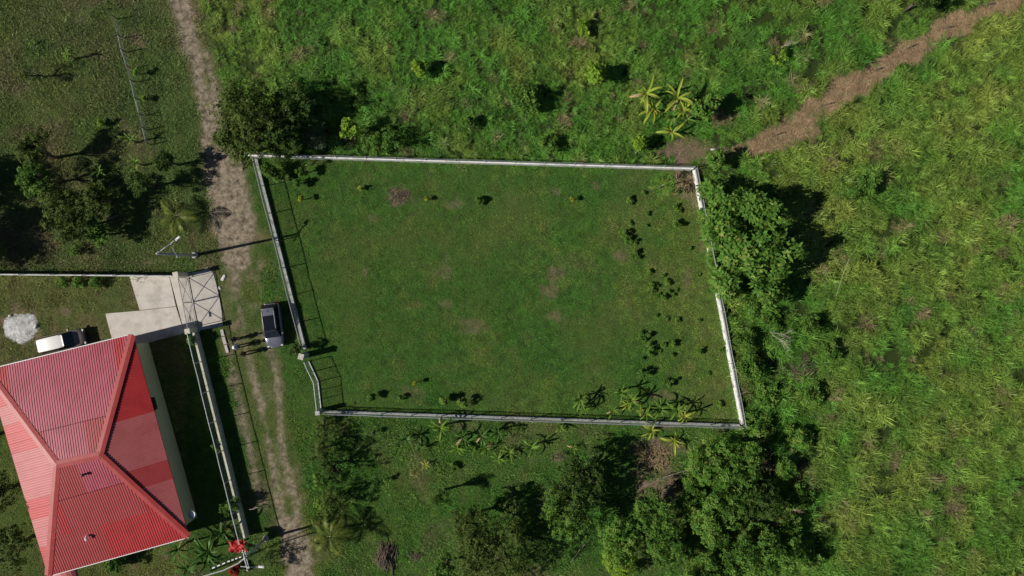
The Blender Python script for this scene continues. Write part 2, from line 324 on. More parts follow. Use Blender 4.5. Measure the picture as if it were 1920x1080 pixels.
def grid_obj(name, keep, dz):
    idx = np.arange(NX * NY).reshape(NY, NX)
    q = np.stack([idx[:-1, :-1], idx[:-1, 1:], idx[1:, 1:], idx[1:, :-1]], -1)[keep]
    used, inv = np.unique(q, return_inverse=True); q = inv.reshape(-1, 4)
    me = bpy.data.meshes.new(name)
    v = np.stack([GX.ravel()[used], GY.ravel()[used], GZ.ravel()[used] + dz], -1)
    me.vertices.add(len(v)); me.vertices.foreach_set('co', v.ravel())
    me.loops.add(q.size); me.loops.foreach_set('vertex_index', q.ravel())
    me.polygons.add(len(q)); me.polygons.foreach_set('loop_start', np.arange(0, q.size, 4))
    me.update(calc_edges=True)
    for n, a in (('soil', soil), ('straw', straw), ('spots', spots), ('dry', dry * 0.8), ('tall', tall)):
        me.attributes.new(n, 'FLOAT', 'POINT').data.foreach_set('value', a.ravel()[used].astype(np.float32))
    me.materials.append(M['ground']); return struct(link(name, me))
allc = np.ones((NY - 1, NX - 1), bool)
grid_obj('ground', allc, 0.0)
cellmax = lambda a: np.maximum(np.maximum(a[:-1, :-1], a[:-1, 1:]), np.maximum(a[1:, 1:], a[1:, :-1]))
inc = cellmax(inner.astype(float)) > 0
grid_obj('dirt_road', (cellmax(roadz) > 0.35) & inc, 0.006)
grid_obj('cleared_strip', (cellmax(straw) > 0.3) & inc, 0.010)

# ------------------------------------------------------------------ grass (stuff): tufts of real blades
rng = np.random.default_rng(7)
def tuft_mesh(name, n, lmin, lmax, width, r0, el0, el1, droop, segs, mat_, seed):
    r = np.random.default_rng(seed); v = []; f = []
    for i in range(n):
        a = r.uniform(0, 2 * math.pi); rr = r0 * math.sqrt(r.uniform()); a0 = r.uniform(0, 2 * math.pi)
        p = np.array([rr * math.cos(a0), rr * math.sin(a0), -0.02]); Ln = r.uniform(lmin, lmax); el = r.uniform(el0, el1)
        w = width * r.uniform(0.7, 1.3); o = len(v); side = np.array([-math.sin(a), math.cos(a), 0]) * w / 2
        for k in range(segs):
            ww = 1 - 0.55 * k / segs
            v += [tuple(p - side * ww), tuple(p + side * ww)]
            d = np.array([math.cos(a) * math.cos(el), math.sin(a) * math.cos(el), math.sin(el)])
            p = p + d * Ln / segs; el -= droop * r.uniform(0.7, 1.3) / segs; p[2] = max(p[2], 0.01)
        v.append(tuple(p))
        for k in range(segs - 1): f.append((o + 2 * k, o + 2 * k + 1, o + 2 * k + 3, o + 2 * k + 2))
        f.append((o + 2 * segs - 2, o + 2 * segs - 1, o + 2 * segs))
    me = bpy.data.meshes.new(name); me.from_pydata(v, [], f); me.materials.append(mat_); return me
def tuft_collection(name, metas):
    c = bpy.data.collections.new(name)
    for k, me in enumerate(metas):
        c.objects.link(bpy.data.objects.new('%s_%d' % (name, k), me))
    return c
tall_col = tuft_collection('tall_tuft', [tuft_mesh('tall_tuft', *((60, 0.45, 1.05, 0.034, 0.26, 0.75, 1.5, 1.9), (44, 0.5, 1.2, 0.048, 0.22, 0.8, 1.5, 2.1), (80, 0.3, 0.7, 0.026, 0.34, 0.6, 1.5, 1.4), (60, 0.25, 0.5, 0.06, 0.34, 0.3, 1.3, 1.0))[k % 4], 3, M['grass_tall'], 100 + k) for k in range(8)])
lawn_col = tuft_collection('lawn_tuft', [tuft_mesh('lawn_tuft', 75, 0.08, 0.17, 0.028, 0.27, 0.08, 0.95, 0.4, 1, M['grass_lawn'], 200 + k) for k in range(5)])
def scatter(name, pos, rot, scl, hue, dryv, coll, label, cat):
    me = bpy.data.meshes.new(name); me.vertices.add(len(pos)); me.vertices.foreach_set('co', np.asarray(pos, np.float32).ravel())
    for n, a in (('scl', scl), ('hue', hue), ('dry', dryv)):
        me.attributes.new(n, 'FLOAT', 'POINT').data.foreach_set('value', np.asarray(a, np.float32))
    me.attributes.new('rot', 'FLOAT_VECTOR', 'POINT').data.foreach_set('vector', np.asarray(rot, np.float32).ravel())
    o = link(name, me); o['kind'] = 'stuff'; tag(o, label, cat)
    gr = bpy.data.node_groups.new(name, 'GeometryNodeTree')
    gr.interface.new_socket('Geometry', in_out='INPUT', socket_type='NodeSocketGeometry'); gr.interface.new_socket('Geometry', in_out='OUTPUT', socket_type='NodeSocketGeometry')
    n = gr.nodes; gi = n.new('NodeGroupInput'); go = n.new('NodeGroupOutput'); ip = n.new('GeometryNodeInstanceOnPoints')
    ci = n.new('GeometryNodeCollectionInfo'); ci.inputs['Collection'].default_value = coll; ci.inputs['Separate Children'].default_value = True; ci.inputs['Reset Children'].default_value = True
    def na(nm, ty):
        a = n.new('GeometryNodeInputNamedAttribute'); a.data_type = ty; a.inputs['Name'].default_value = nm; return a.outputs['Attribute']
    l = gr.links; l.new(gi.outputs[0], ip.inputs['Points']); l.new(ci.outputs[0], ip.inputs['Instance']); ip.inputs['Pick Instance'].default_value = True
    l.new(na('rot', 'FLOAT_VECTOR'), ip.inputs['Rotation']); l.new(na('scl', 'FLOAT'), ip.inputs['Scale']); l.new(ip.outputs[0], go.inputs[0])
    mo = o.modifiers.new('scatter', 'NODES'); mo.node_group = gr
    return o
def jitter_grid(x0, x1, y0, y1, step):
    xs, ys = np.meshgrid(np.arange(x0, x1, step), np.arange(y0, y1, step))
    xs = xs.ravel() + rng.uniform(-.6, .6, xs.size) * step; ys = ys.ravel() + rng.uniform(-.6, .6, ys.size) * step
    return xs, ys
DRIVE = [(243, 518), (262, 582), (198, 588), (214, 648), (257, 648), (350, 622), (418, 611), (412, 560), (402, 512), (388, 500), (345, 518)]
HOUSE_G = [(280, 632), (376, 972), (128, 1044), (30, 700)]
ex = lambda x, y: in_poly(x, y, DRIVE) | in_poly(x, y, HOUSE_G)
# tall grass of the two fields
x, y = jitter_grid(-58, 58, -37, 37, 0.36); px, py = 960 + x * S, 540 - y * S
so_, st_, sp_, dr_, rz_ = masks(px, py)
k = tall_mask(px, py) & (sp_ < 0.55 + rng.uniform(-.2, .3, x.size)) & (rz_ < 0.5)
n_big = vnoise(px, py, 120, 41, 3); n_mid = vnoise(px, py, 36, 47, 3); n_gap = vnoise(px, py, 17, 53, 2)
k &= (n_gap > 0.20 + 0.13 * (px > 1330) + 0.10 * (n_mid > 0.58))
x, y, px, py, n_big, n_mid, n_gap = (a[k] for a in (x, y, px, py, n_big, n_mid, n_gap))
rightness = sstep(1250, 1650, px + (py - 300) * 0.35)
nearwall = sstep(1620, 1480, px) * sstep(1380, 1420, px) * sstep(480, 560, py)
hue = np.clip(0.14 - 0.42 * nearwall + 0.24 * rightness + (n_big - 0.5) * 1.3 + (n_mid - 0.5) * 1.3, 0, 1)
roadside = sstep(560, 440, px) * sstep(200, 120, py)
hue = np.clip(hue + roadside * 0.35, 0, 1)
dryv = np.clip(sstep(0.66, 0.82, vnoise(px, py, 28, 61, 3)) * 0.85 + rng.uniform(0, 0.12, x.size), 0, 1)
scl = (0.8 + 0.25 * rightness) * (0.48 + 1.6 * np.clip(n_gap - 0.25, 0, .6) + 0.5 * (n_mid - .5)) * rng.uniform(0.65, 1.35, x.size) * (1 - 0.3 * roadside)
scl = np.clip(scl, .4, 1.6)
rot = np.stack([rng.uniform(-.25, .25, x.size), rng.uniform(-.25, .25, x.size) + 0.08, rng.uniform(0, 6.28, x.size)], -1)
for nm, sel, lb in (('tall_grass', px < 1330, 'tall deep green grass filling the field above the lawn'), ('tall_grass', px >= 1330, 'tall yellowish green grass filling the field right of the lawn')):
    scatter(nm, np.stack([x, y, np.zeros_like(x)], -1)[sel], rot[sel], scl[sel], hue[sel], dryv[sel], tall_col, lb, 'grass')
# short turf everywhere else
x, y = jitter_grid(-58, 58, -37, 37, 0.27); px, py = 960 + x * S, 540 - y * S
so_, st_, sp_, dr_, rz_ = masks(px, py)
r = rng.uniform(0, 1, x.size)
k = ~tall_mask(px, py) & ~ex(px, py) & (np.maximum.reduce([so_, st_ * 0.97, sp_ * 0.85]) < r) 
x, y, px, py, dr_, rz_, sp_ = (a[k] for a in (x, y, px, py, dr_, rz_, sp_))
inl = in_poly(px, py, LOT); topl = (px < 420) & (py < 515); yard = (px < 350) & (py > 515); plot2 = (px > 560) & (py > 790)
n_big = vnoise(px, py, 110, 71, 3); n_mid = vnoise(px, py, 30, 77, 3); n_s = vnoise(px, py, 11, 83, 2)
hue = 0.11 + (n_big - 0.5) * 0.9 + (n_mid - 0.5) * 0.9 + (n_s - 0.5) * 0.7
hue = hue + np.where(topl, 0.02, 0) + np.where(yard, 0.65, 0) + np.where(rz_ > 0.5, 0.45, 0) + np.where(inl, sstep(1000, 1350, px) * 0.28, 0)
dryv = np.clip(dr_ * 0.45 + sp_ * 0.5 + np.where(topl, 0.30, 0) + np.where(yard, 0.12, 0) + np.where(rz_ > 0.5, 0.25, 0) + sstep(0.62, 0.8, n_mid) * 0.25, 0, 0.85)
scl = rng.uniform(0.75, 1.25, x.size) * (0.8 + 0.6 * n_s) * np.where(topl, 1.35, 1) * np.where(plot2, 1.25, 1)
weeds = (vnoise(px, py, 14, 91, 2) > np.where(topl, .62, .70)) & ~inl & (rz_ < 0.3); scl = np.where(weeds, scl * 1.9, scl)
rot = np.stack([np.zeros_like(x), np.zeros_like(x), rng.uniform(0, 6.28, x.size)], -1)
for sel, lb in ((inl, 'short mown lawn inside the walled lot'), (~inl & (px < 575), 'patchy short grass on the verges, the yard and the plot by the dirt road'), (~inl & (px >= 575), 'short grass of the plot below the walled lawn')):
    scatter('lawn_grass', np.stack([x, y, np.zeros_like(x)], -1)[sel], rot[sel], scl[sel], np.clip(hue, 0, 1)[sel], dryv[sel], lawn_col, lb, 'grass')
# ------------------------------------------------------------------ driveway slab
def slab(name, poly, z0, z1, m_, parent=None):
    mb = MB(); pts = [P(*q) for q in poly]; n = len(pts)
    area = sum(pts[i].x * pts[(i + 1) % n].y - pts[(i + 1) % n].x * pts[i].y for i in range(n))
    if area < 0: pts = pts[::-1]
    mb.add([(p.x, p.y, z0) for p in pts] + [(p.x, p.y, z1) for p in pts],
           [tuple(range(n - 1, -1, -1)), tuple(range(n, 2 * n))] + [(i, (i + 1) % n, n + (i + 1) % n, n + i) for i in range(n)])
    return mb.build(name, m_, parent)
drv = thing('driveway', 'pale concrete driveway between the house and the steel gate', 'driveway')
for poly in ([(243, 518), (262.5, 581.5), (330, 574), (318, 519.5)], [(198, 588), (214, 648), (257, 648), (346, 624.5), (330.3, 575), (262.7, 582.5)],
             [(319, 519.5), (346.5, 624), (374, 618), (352, 512.5), (346, 518)], [(352.8, 512), (374.8, 617.7), (418, 611), (416, 585), (412, 560), (405, 530), (400, 512), (388, 500), (380, 508)]):
    slab('slab', poly, -0.05, 0.06, M['concrete'], drv)

# ------------------------------------------------------------------ walls with chain-link fence
def wire_mesh(mb, A, B, z0, z1, d, r):
    D = (B - A); Ln = D.length; D = D / Ln; h = z1 - z0; nrm = Vector((-D.y, D.x, 0))
    s = -h
    while s < Ln:
        for sg in (1, -1):
            a0, a1 = max(s, 0.0), min(s + h, Ln)
            if a1 - a0 > 0.02:
                za, zb = (z0 + a0 - s, z0 + a1 - s) if sg > 0 else (z1 - a0 + s, z1 - a1 + s)
                p, q = A + D * a0, A + D * a1; p = Vector((p.x, p.y, za)); q = Vector((q.x, q.y, zb))
                up = Vector((-D.x * sg, -D.y * sg, 1)).normalized() * r; nn = nrm * r
                mb.add([p + up, p - up * .6 + nn, p - up * .6 - nn, q + up, q - up * .6 + nn, q - up * .6 - nn], [(0, 1, 4, 3), (1, 2, 5, 4), (2, 0, 3, 5)])
        s += d
def fence_wall(name, label, cat, line, wall_h, wall_w, top_h, spacing, wall_m, metal='galv', side=0.0, mesh=True, lean=0.0, panel='wall_panel', rail_r=0.028, group=None, wires=0):
    t = thing(name, label, cat, group=group); rg = random.Random(sum(map(ord, label)))
    mm = MB()
    for (a, b_) in zip(line[:-1], line[1:]):
        A, B = P(*a), P(*b_); D = B - A; Ln = D.length; D = D / Ln; nrm = Vector((-D.y, D.x, 0)); rz = math.atan2(D.y, D.x)
        n = max(1, round(Ln / spacing)); w = Ln / n
        for i in range(n):
            c_ = A + D * (w * (i + 0.5))
            if wall_h > 0:
                hh = wall_h + rg.uniform(-.02, .02)
                mb = MB(); l_, b2 = w - 0.012, wall_w
                mb.box((c_.x, c_.y, hh / 2 - 0.06), (l_, b2, hh + 0.12 - 0.05), rz)
                # weathered coping, a little narrower than the wall
                mb.box((c_.x, c_.y, hh - 0.024), (l_ - 0.004, b2 - 0.03, 0.052), rz)
                mb.build(panel, wall_m, t)
        A2, B2 = A + nrm * side, B + nrm * side
        if top_h > wall_h:
            for i in range(n + 1):
                p = A2 + D * (w * i); lx = nrm * rg.uniform(-lean, lean)
                mb = MB(); mb.tube([(p.x, p.y, max(0, wall_h - 0.05)), (p.x + lx.x, p.y + lx.y, top_h)], 0.042, 6)
                mb.build('post', M[metal], t)
            mb = MB(); pts = []
            for i in range(2 * n + 1):
                p = A2 + D * (w * i / 2); zz = top_h - (0.0 if i % 2 == 0 else 0.02)
                jx = nrm * rg.uniform(-.03, .03); pts.append((p.x + jx.x, p.y + jx.y, zz + rg.uniform(-.02, .02)))
            mb.tube(pts, rail_r, 5); mb.build('top_rail', M[metal], t)
            for k in range(wires):
                zz = wall_h + (top_h - wall_h) * (k + 0.6) / (wires + 0.6)
                mb = MB(); mb.tube([A2 + Vector((0, 0, zz)), B2 + Vector((0, 0, zz))], 0.008, 4); mb.build('wire', M['wire'], t)
            if mesh: wire_mesh(mm, A2, B2, wall_h + 0.03, top_h - 0.02, 0.11, 0.0027)
    if mm.v:
        o = mm.build('chain_link_mesh', M['wire'], t); o['kind'] = 'stuff'
    return t
fence_wall('lot_fence', 'low grey wall with chain link fence between the dirt road and the lawn', 'fence', [(482, 299), (573.5, 655)], 0.34, 0.28, 1.55, 2.9, M['grey_wall'], side=0.05, lean=0.02, rail_r=0.04)
fence_wall('lot_wall', 'long white wall with thin wire fence along the upper edge of the lawn', 'wall', [(470, 294), (1296, 318.5)], 0.85, 0.15, 1.6, 2.85, M['white_wall'], side=0.04, rail_r=0.018)
fence_wall('lot_wall', 'white wall partly overgrown by shrubs on the right edge of the lawn', 'wall', [(1299, 320.5), (1388.5, 794)], 0.78, 0.17, 1.8, 2.9, M['white_wall'], side=-0.03, rail_r=0.022)
fence_wall('lot_fence', 'low stained kerb wall with chain link fence along the lower edge of the lawn', 'fence', [(606, 770.5), (1385, 796.5)], 0.34, 0.24, 1.55, 2.9, M['grey_wall'], side=-0.05, lean=0.02, rail_r=0.04)
gt = fence_wall('lot_gate', 'angled white steel gate in two leaves at the lower left corner of the lawn', 'gate', [(579.5, 677), (597, 715)], 0.0, 0.1, 1.65, 0.95, M['grey_wall'], metal='white_steel', mesh=False, rail_r=0.035)
A_, B_, C_ = P(579.5, 677), P(597, 715), P(602.5, 765)
mm = MB()
for (a, b_) in ((A_, B_), (B_, C_)):
    mb = MB(); mb.tube([a + Vector((0, 0, .1)), b_ + Vector((0, 0, .1))], 0.06, 6); mb.build('bottom_rail', M['white_steel'], gt)
    wire_mesh(mm, a, b_, 0.12, 1.63, 0.12, 0.0028)
mb = MB(); mb.tube([B_ + Vector((0, 0, 1.65)), C_ + Vector((0, 0, 1.65))], 0.035, 6); mb.build('top_rail', M['white_steel'], gt)
for i in range(4):
    p = B_.lerp(C_, i / 3); mb = MB(); mb.tube([(p.x, p.y, 0), (p.x, p.y, 1.65)], 0.032, 6); mb.build('post', M['white_steel'], gt)
o = mm.build('chain_link_mesh', M['wire'], gt); o['kind'] = 'stuff'
pl = thing('gate_pillar', 'square grey concrete pillar between the lot fence and the angled gate', 'pillar', P(576, 665))
mb = MB(); mb.box((0, 0, 0.98), (0.42, 0.46, 1.96), -0.25); mb.build('shaft', M['grey_wall'], pl)
mb = MB(); mb.box((0, 0, 2.0), (0.52, 0.56, 0.08), -0.25); mb.build('cap', M['concrete'], pl)
pl = thing('gate_pillar', 'stained concrete corner pillar where gate and lower fence meet', 'pillar', P(604, 769))
mb = MB(); mb.box((0, 0, 0.8), (0.34, 0.34, 1.6), 0.05); mb.build('shaft', M['grey_wall'], pl)
mb = MB(); mb.box((0, 0, 1.63), (0.42, 0.42, 0.06), 0.05); mb.build('cap', M['grey_wall'], pl)
# house side
fence_wall('yard_wall', 'cream wall topped with chain link fence right of the red roofed house', 'wall', [(371, 622), (466, 1004)], 1.0, 0.24, 2.3, 2.9, M['cream_wall'], metal='white_steel', side=-0.02, rail_r=0.04)
fence_wall('yard_wall', 'thin white topped wall above the yard with wires on posts', 'wall', [(-170, 513), (346, 518)], 1.2, 0.13, 1.95, 2.9, M['white_wall'], side=0.0, mesh=False, wires=3, rail_r=0.012)
stub = thing('gate_pillar', 'cream concrete pillar at the upper end of the driveway gate', 'pillar', P(350, 515.5))
mb = MB(); mb.box((0, 0, 1.1), (0.4, 0.4, 2.2), 0.2); mb.build('shaft', M['cream_wall'], stub); mb = MB(); mb.box((0, 0, 2.24), (0.5, 0.5, 0.08), 0.2); mb.build('cap', M['cream_wall'], stub)
stub = thing('gate_pillar', 'cream concrete pillar at the lower end of the driveway gate', 'pillar', P(371.5, 618.5))
mb = MB(); mb.box((0, 0, 1.1), (0.4, 0.4, 2.2), 0.2); mb.build('shaft', M['cream_wall'], stub); mb = MB(); mb.box((0, 0, 2.24), (0.5, 0.5, 0.08), 0.2); mb.build('cap', M['cream_wall'], stub)
# sliding steel gate with crossed braces, standing across the drive
g_ = thing('driveway_gate', 'tall steel driveway gate with crossed braces and wire mesh', 'gate')
GA, GB = P(352.5, 521), P(369.8, 612); mid = GA.lerp(GB, 0.5); zb, zt = 0.14, 2.05
def bar(mb, a, za, b_, zb_, r=0.03): mb.tube([(a.x, a.y, za), (b_.x, b_.y, zb_)], r, 5)
for (a, b_) in ((GA, mid.lerp(GA, 0.015)), (mid.lerp(GB, 0.015), GB)):
    mb = MB(); bar(mb, a, zb, b_, zb, .035); bar(mb, a, zt, b_, zt, .035); bar(mb, a, zb, a, zt, .035); bar(mb, b_, zb, b_, zt, .035); f_ = mb.build('leaf_frame', M['galv'], g_)
    mb = MB(); bar(mb, a, zb, b_, zt, .028); mb.build('brace', M['galv'], f_); mb = MB(); bar(mb, a, zt, b_, zb, .028); mb.build('brace', M['galv'], f_)
    mb = MB(); wire_mesh(mb, a, b_, zb, zt, 0.12, 0.003); o = mb.build('wire_mesh', M['wire'], f_); o['kind'] = 'stuff'
q = GA.lerp(GB, 0.82); mb = MB(); mb.box((q.x, q.y, 1.15), (0.06, 0.5, 0.12), math.atan2(GB.y - GA.y, GB.x - GA.x) + math.pi / 2); mb.build('lock_box', M['black'], g_)
kb = thing('kerb', 'broken pale concrete kerb strip running down from the driveway corner', 'kerb')
for (a, b_, w_) in (((416, 618), (419, 630), .28), ((419.3, 631.5), (423, 645), .3), ((423.3, 646.5), (427.5, 661), .26)):
    A, B = P(*a), P(*b_); D = B - A; c_ = (A + B) / 2
    mb = MB(); mb.box((c_.x, c_.y, 0.04), (D.length, w_, 0.16), math.atan2(D.y, D.x)); mb.build('kerb_block', M['concrete'], kb)
ret = thing('retaining_wall', 'low dark wall closing the lower side of the concrete driveway', 'wall')
A, B = P(376, 616.5), P(417, 609.5); D = B - A; c_ = (A + B) / 2
mb = MB(); mb.box((c_.x, c_.y, 0.22), (D.length, 0.22, 0.44), math.atan2(D.y, D.x)); mb.build('wall_body', M['grey_wall'], ret)
mb = MB(); mb.box((c_.x, c_.y, 0.47), (D.length + .04, 0.28, 0.06), math.atan2(D.y, D.x)); mb.build('coping', M['grey_wall'], ret)
# stick-and-wire fence of the upper left plot
wf = thing('wire_fence', 'thin wooden post fence with white rail crossing the upper left plot', 'fence')
WL = [(222, 36), (232, 72), (238, 99), (248, 130), (255, 155), (263, 188), (271, 217), (278, 245), (284, 272)]
rg = random.Random(4)
for i, q in enumerate(WL):
    p = P(*q); mb = MB(); mb.tube([(p.x, p.y, -.05), (p.x + rg.uniform(-.08, .08), p.y + rg.uniform(-.08, .08), 1.25)], [.06, .045], 6); mb.build('post', M['wood'], wf)
for i in range(len(WL) - 1):
    a, b_ = P(*WL[i]), P(*WL[i + 1])
    mb = MB(); mb.tube([a + Vector((0, 0, 1.12)), a.lerp(b_, .5) + Vector((0, 0, 1.07)), b_ + Vector((0, 0, 1.12))], .016, 5); mb.build('rail', M['white' if i % 3 else 'pale_wood'], wf)
    for zz in (0.5, 0.82): mb = MB(); mb.tube([a + Vector((0, 0, zz)), b_ + Vector((0, 0, zz))], .012, 4); mb.build('wire', M['wire'], wf)
    # crooked cross stick
    c_ = a.lerp(b_, 0.15); mb = MB(); mb.tube([c_ + Vector((-.45, .12, .95)), c_ + Vector((0, -.02, .7)), c_ + Vector((.5, .02, .85))], .03, 5)
    if i in (1, 3, 4, 6): mb.build('brace', M['wood'], wf)

# ------------------------------------------------------------------ house
EZ, RZ = 3.5, 5.0
house = thing('house', 'cream green walled house under a big red corrugated metal hip roof', 'house', P(200, 850))
HL = house.location.copy()
def sub(v): return Vector(v) - HL
Etr, Ebr, Ebl, Etl = (P(*q, EZ) for q in ((248, 628), (353, 1006), (91, 1079), (-24, 695)))
R1, R2 = P(187, 853, RZ), P(107, 871, RZ)
roof_mb = MB(); lift = Vector((0, 0, -0.06))
roof_mb.add([sub(v) + lift for v in (Etl, Etr, Ebr, Ebl, R1, R2)] + [sub(v) + Vector((0, 0, -.2)) for v in (Etl, Etr, Ebr, Ebl)],
            [(1, 0, 5, 4), (2, 1, 4), (3, 2, 4, 5), (0, 3, 5), (6, 7, 8, 9), (0, 1, 7, 6), (1, 2, 8, 7), (2, 3, 9, 8), (3, 0, 6, 9)])
roof = roof_mb.build('roof', M['roof_red'], house)
def px_of(v): k = H / (H - v.z); return 960 + v.x * k * S, 540 - v.y * k * S
def paint(face, px, py, rg):
    if face == 'top':
        if px > 212 and py < 700 and px < 232: return 'roof_red'
        if px < 18: return 'roof_red'
        if (170 < px < 205 and 755 < py < 835) or (60 < px < 92 and 785 < py): return 'roof_mid'
        return 'roof_sky_pink'
    if face == 'right':
        return 'roof_red' if py < 775 else ('roof_mid' if 882 < py < 908 else 'roof_salmon')
    if face == 'left':
        for a, b_, c_ in ((0, 755, 'roof_red'), (755, 792, 'roof_salmon'), (792, 845, 'roof_red'), (845, 925, 'roof_salmon'), (925, 978, 'roof_red'), (978, 1018, 'roof_salmon')):
            if a <= py < b_: return c_
        return 'roof_red'
    if py < 895: return 'roof_sky_pink'
    if px > 200 and py > 950 - (px - 200) * 0.1: return 'roof_red'
    if px < 128 and 930 < py < 975: return 'roof_red'
    return 'roof_mid'
def sheets(face, A, B, C, D, width=0.95, rows=(0.0, 0.34, 0.67, 1.0)):
    """A-B eave, C-D ridge (above A and B); corrugated sheets run from eave to ridge"""
    U = (B - A); LU = U.length; U = U / LU
    nrm = U.cross(((C + D) / 2 - A)).normalized()
    if nrm.z < 0: nrm = -nrm
    V = nrm.cross(U); V = V if V.z > 0 else -V
    uC, uD = (C - A).dot(U), (D - A).dot(U); vmax = ((C - A).dot(V) + (D - A).dot(V)) / 2
    def top(u):
        if u < uC: return vmax * max(u, 0) / max(uC, 1e-6)
        if u > uD: return vmax * max(LU - u, 0) / max(LU - uD, 1e-6)
        return vmax
    rg = random.Random(len(face)); n = math.ceil(LU / width); w = LU / n
    for i in range(n):
        u0, u1 = i * w, (i + 1) * w
        for r in range(len(rows) - 1):
            va, vb = rows[r] * vmax, rows[r + 1] * vmax + (0.08 if r < len(rows) - 2 else 0)
            if max(top(u0), top(u1), top((u0 + u1) / 2)) <= va + 0.3: continue
            cols = []; ribs = 4
            for k in range(ribs):
                for f_, h_ in ((0.0, 0), (0.60, 0), (0.70, .03), (0.90, .03)): cols.append((u0 + (u1 - u0) * (k + f_) / ribs, h_))
            cols.append((u1 + 0.02, 0)); vsx = []; fs = []
            z_off = 0.012 + 0.006 * (r % 2) + 0.003 * (i % 2)
            z_off += 0.006 * r
            for (u, h_) in cols:
                tv = top(min(u, LU)); lo, hi = min(va, tv), min(vb, tv)
                if r == 0: lo = -0.06
                for vv in (lo, hi): vsx.append(sub(A + U * u + V * vv + nrm * (h_ + z_off)))
            for k in range(len(cols) - 1):
                a = 2 * k
                if (vsx[a] - vsx[a + 1]).length < 1e-4 and (vsx[a + 2] - vsx[a + 3]).length < 1e-4: continue
                fs.append((a, a + 2, a + 3, a + 1))
            if not fs: continue
            cu = (u0 + u1) / 2; cpt = A + U * cu + V * (min(va, top(cu)) + min(vb, top(cu))) / 2
            us = sorted({q for f_ in fs for q in f_}); ix = {q: n_ for n_, q in enumerate(us)}; vsx = [vsx[q] for q in us]; fs = [tuple(ix[q] for q in f_) for f_ in fs]
            mb = MB(); mb.add(vsx, fs); mb.build('roof_sheet', M[paint(face, *px_of(cpt), rg)], roof)
sheets('top', Etr, Etl, R1, R2)
sheets('right', Ebr, Etr, R1, R1 + (Etr - Ebr).normalized() * 0.02, rows=(0, 1.0))
sheets('bottom', Ebl, Ebr, R2, R1)
sheets('left', Etl, Ebl, R2, R2 + (Ebl - Etl).normalized() * 0.02, rows=(0, 1.0))
def cap(a, b_, w=0.36):
    D = (b_ - a); s_ = D.cross(Vector((0, 0, 1))).normalized() * w; n = max(2, round(D.length / 2.4))
    for i in range(n):
        p, q = a + D * (i / n), a + D * ((i + 1.015) / n if i < n - 1 else 1.0); up = Vector((0, 0, 0.065 + 0.008 * (i % 2)))
        dn = Vector((0, 0, -0.03))
        mb = MB(); mb.add([sub(p - s_ + dn + up), sub(p + up * 1.35), sub(p + s_ + dn + up), sub(q - s_ + dn + up), sub(q + up * 1.35), sub(q + s_ + dn + up)],
                          [(0, 3, 4, 1), (1, 4, 5, 2)])
        mb.build('ridge_cap', M['roof_cap'], roof)
for a, b_ in ((Etr, R1), (Ebr, R1), (Etl, R2), (Ebl, R2), (R2, R1)): cap(a, b_)
for a, b_ in ((Etl, Etr), (Ebl, Ebr)):
    mb = MB(); off = (a - b_).cross(Vector((0, 0, 1))).normalized() * 0.09
    if (a + b_).y > 2 * HL.y: off = off if off.y > 0 else -off
    else: off = off if off.y < 0 else -off
    mb.tube([sub(a + off) + Vector((0, 0, -.05)), sub(b_ + off) + Vector((0, 0, -.05))], 0.06, 6); mb.build('gutter', M['white'], house)
# walls set in under the eaves
cen = (Etl + Etr + Ebr + Ebl) / 4
def inset(v, d=0.75):
    w = v - cen; w.z = 0; return Vector((v.x, v.y, 0)) - w.normalized() * d * 1.35
W = [inset(v) for v in (Etl, Etr, Ebr, Ebl)]
for i in range(4):
    a, b_ = W[i], W[(i + 1) % 4]; D = (b_ - a); n_ = D.cross(Vector((0, 0, 1))).normalized() * 0.1
    if n_.dot(a - cen) > 0: n_ = -n_
    mb = MB(); e = D.normalized() * 0.003
    vs_ = [sub(a + e), sub(b_ - e), sub(b_ - e + n_), sub(a + e + n_)]
    mb.add([v + Vector((0, 0, -.05)) for v in vs_] + [v + Vector((0, 0, EZ - .22)) for v in vs_], [(0, 1, 2, 3), (7, 6, 5, 4), (0, 4, 5, 1), (1, 5, 6, 2), (2, 6, 7, 3), (3, 7, 4, 0)])
    wl = mb.build('wall', M['house_wall'], house)
    if i == 0:
        for f_ in (0.25, 0.6):
            p = a.lerp(b_, f_) - n_.normalized() * 0.02; rz = math.atan2(D.y, D.x)
            mb = MB(); mb.box(sub(p) + Vector((0, 0, 1.5)), (1.25, 0.06, 1.15), rz); wd = mb.build('window', M['white_steel'], house)
            mb = MB(); mb.box(sub(p - n_.normalized() * 0.015) + Vector((0, 0, 1.5)), (1.1, 0.06, 1.0), rz); mb.build('pane', M['glass'], wd)
# dark hood over the side window, satellite dish, roof vents, small porch awning
p = P(287, 757, 3.0); rz = math.atan2((Ebr - Etr).y, (Ebr - Etr).x)
mb = MB(); mb.box(sub(p), (1.25, 0.34, 0.08), rz); mb.box(sub(p) + Vector((0.0, 0, -.18)), (1.2, 0.28, .28), rz); mb.build('window_hood', M['black'], house)
dk = P(361, 964, 3.0); mb = MB(); mb.lathe(sub(dk), [(0.02, -.08), (.18, -.05), (.34, .04), (.36, .05), (.17, -.02), (.03, -.05)], 14); d_ = mb.build('satellite_dish', M['white'], house, True)
mb = MB(); mb.tube([sub(dk) + Vector((0, 0, -.06)), sub(dk) + Vector((-.3, .1, -.2)), sub(dk) + Vector((-.7, .2, -.2))], .025, 5); mb.build('dish_arm', M['galv'], d_)
v1 = P(163, 1008, 4.1); mb = MB(); mb.tube([sub(v1) + Vector((0, .12, -.35)), sub(v1) + Vector((0, .12, .1)), sub(v1) + Vector((0, .03, .2)), sub(v1) + Vector((0, -.22, .12))], .1, 8); mb.build('vent_pipe', M['white'], roof)
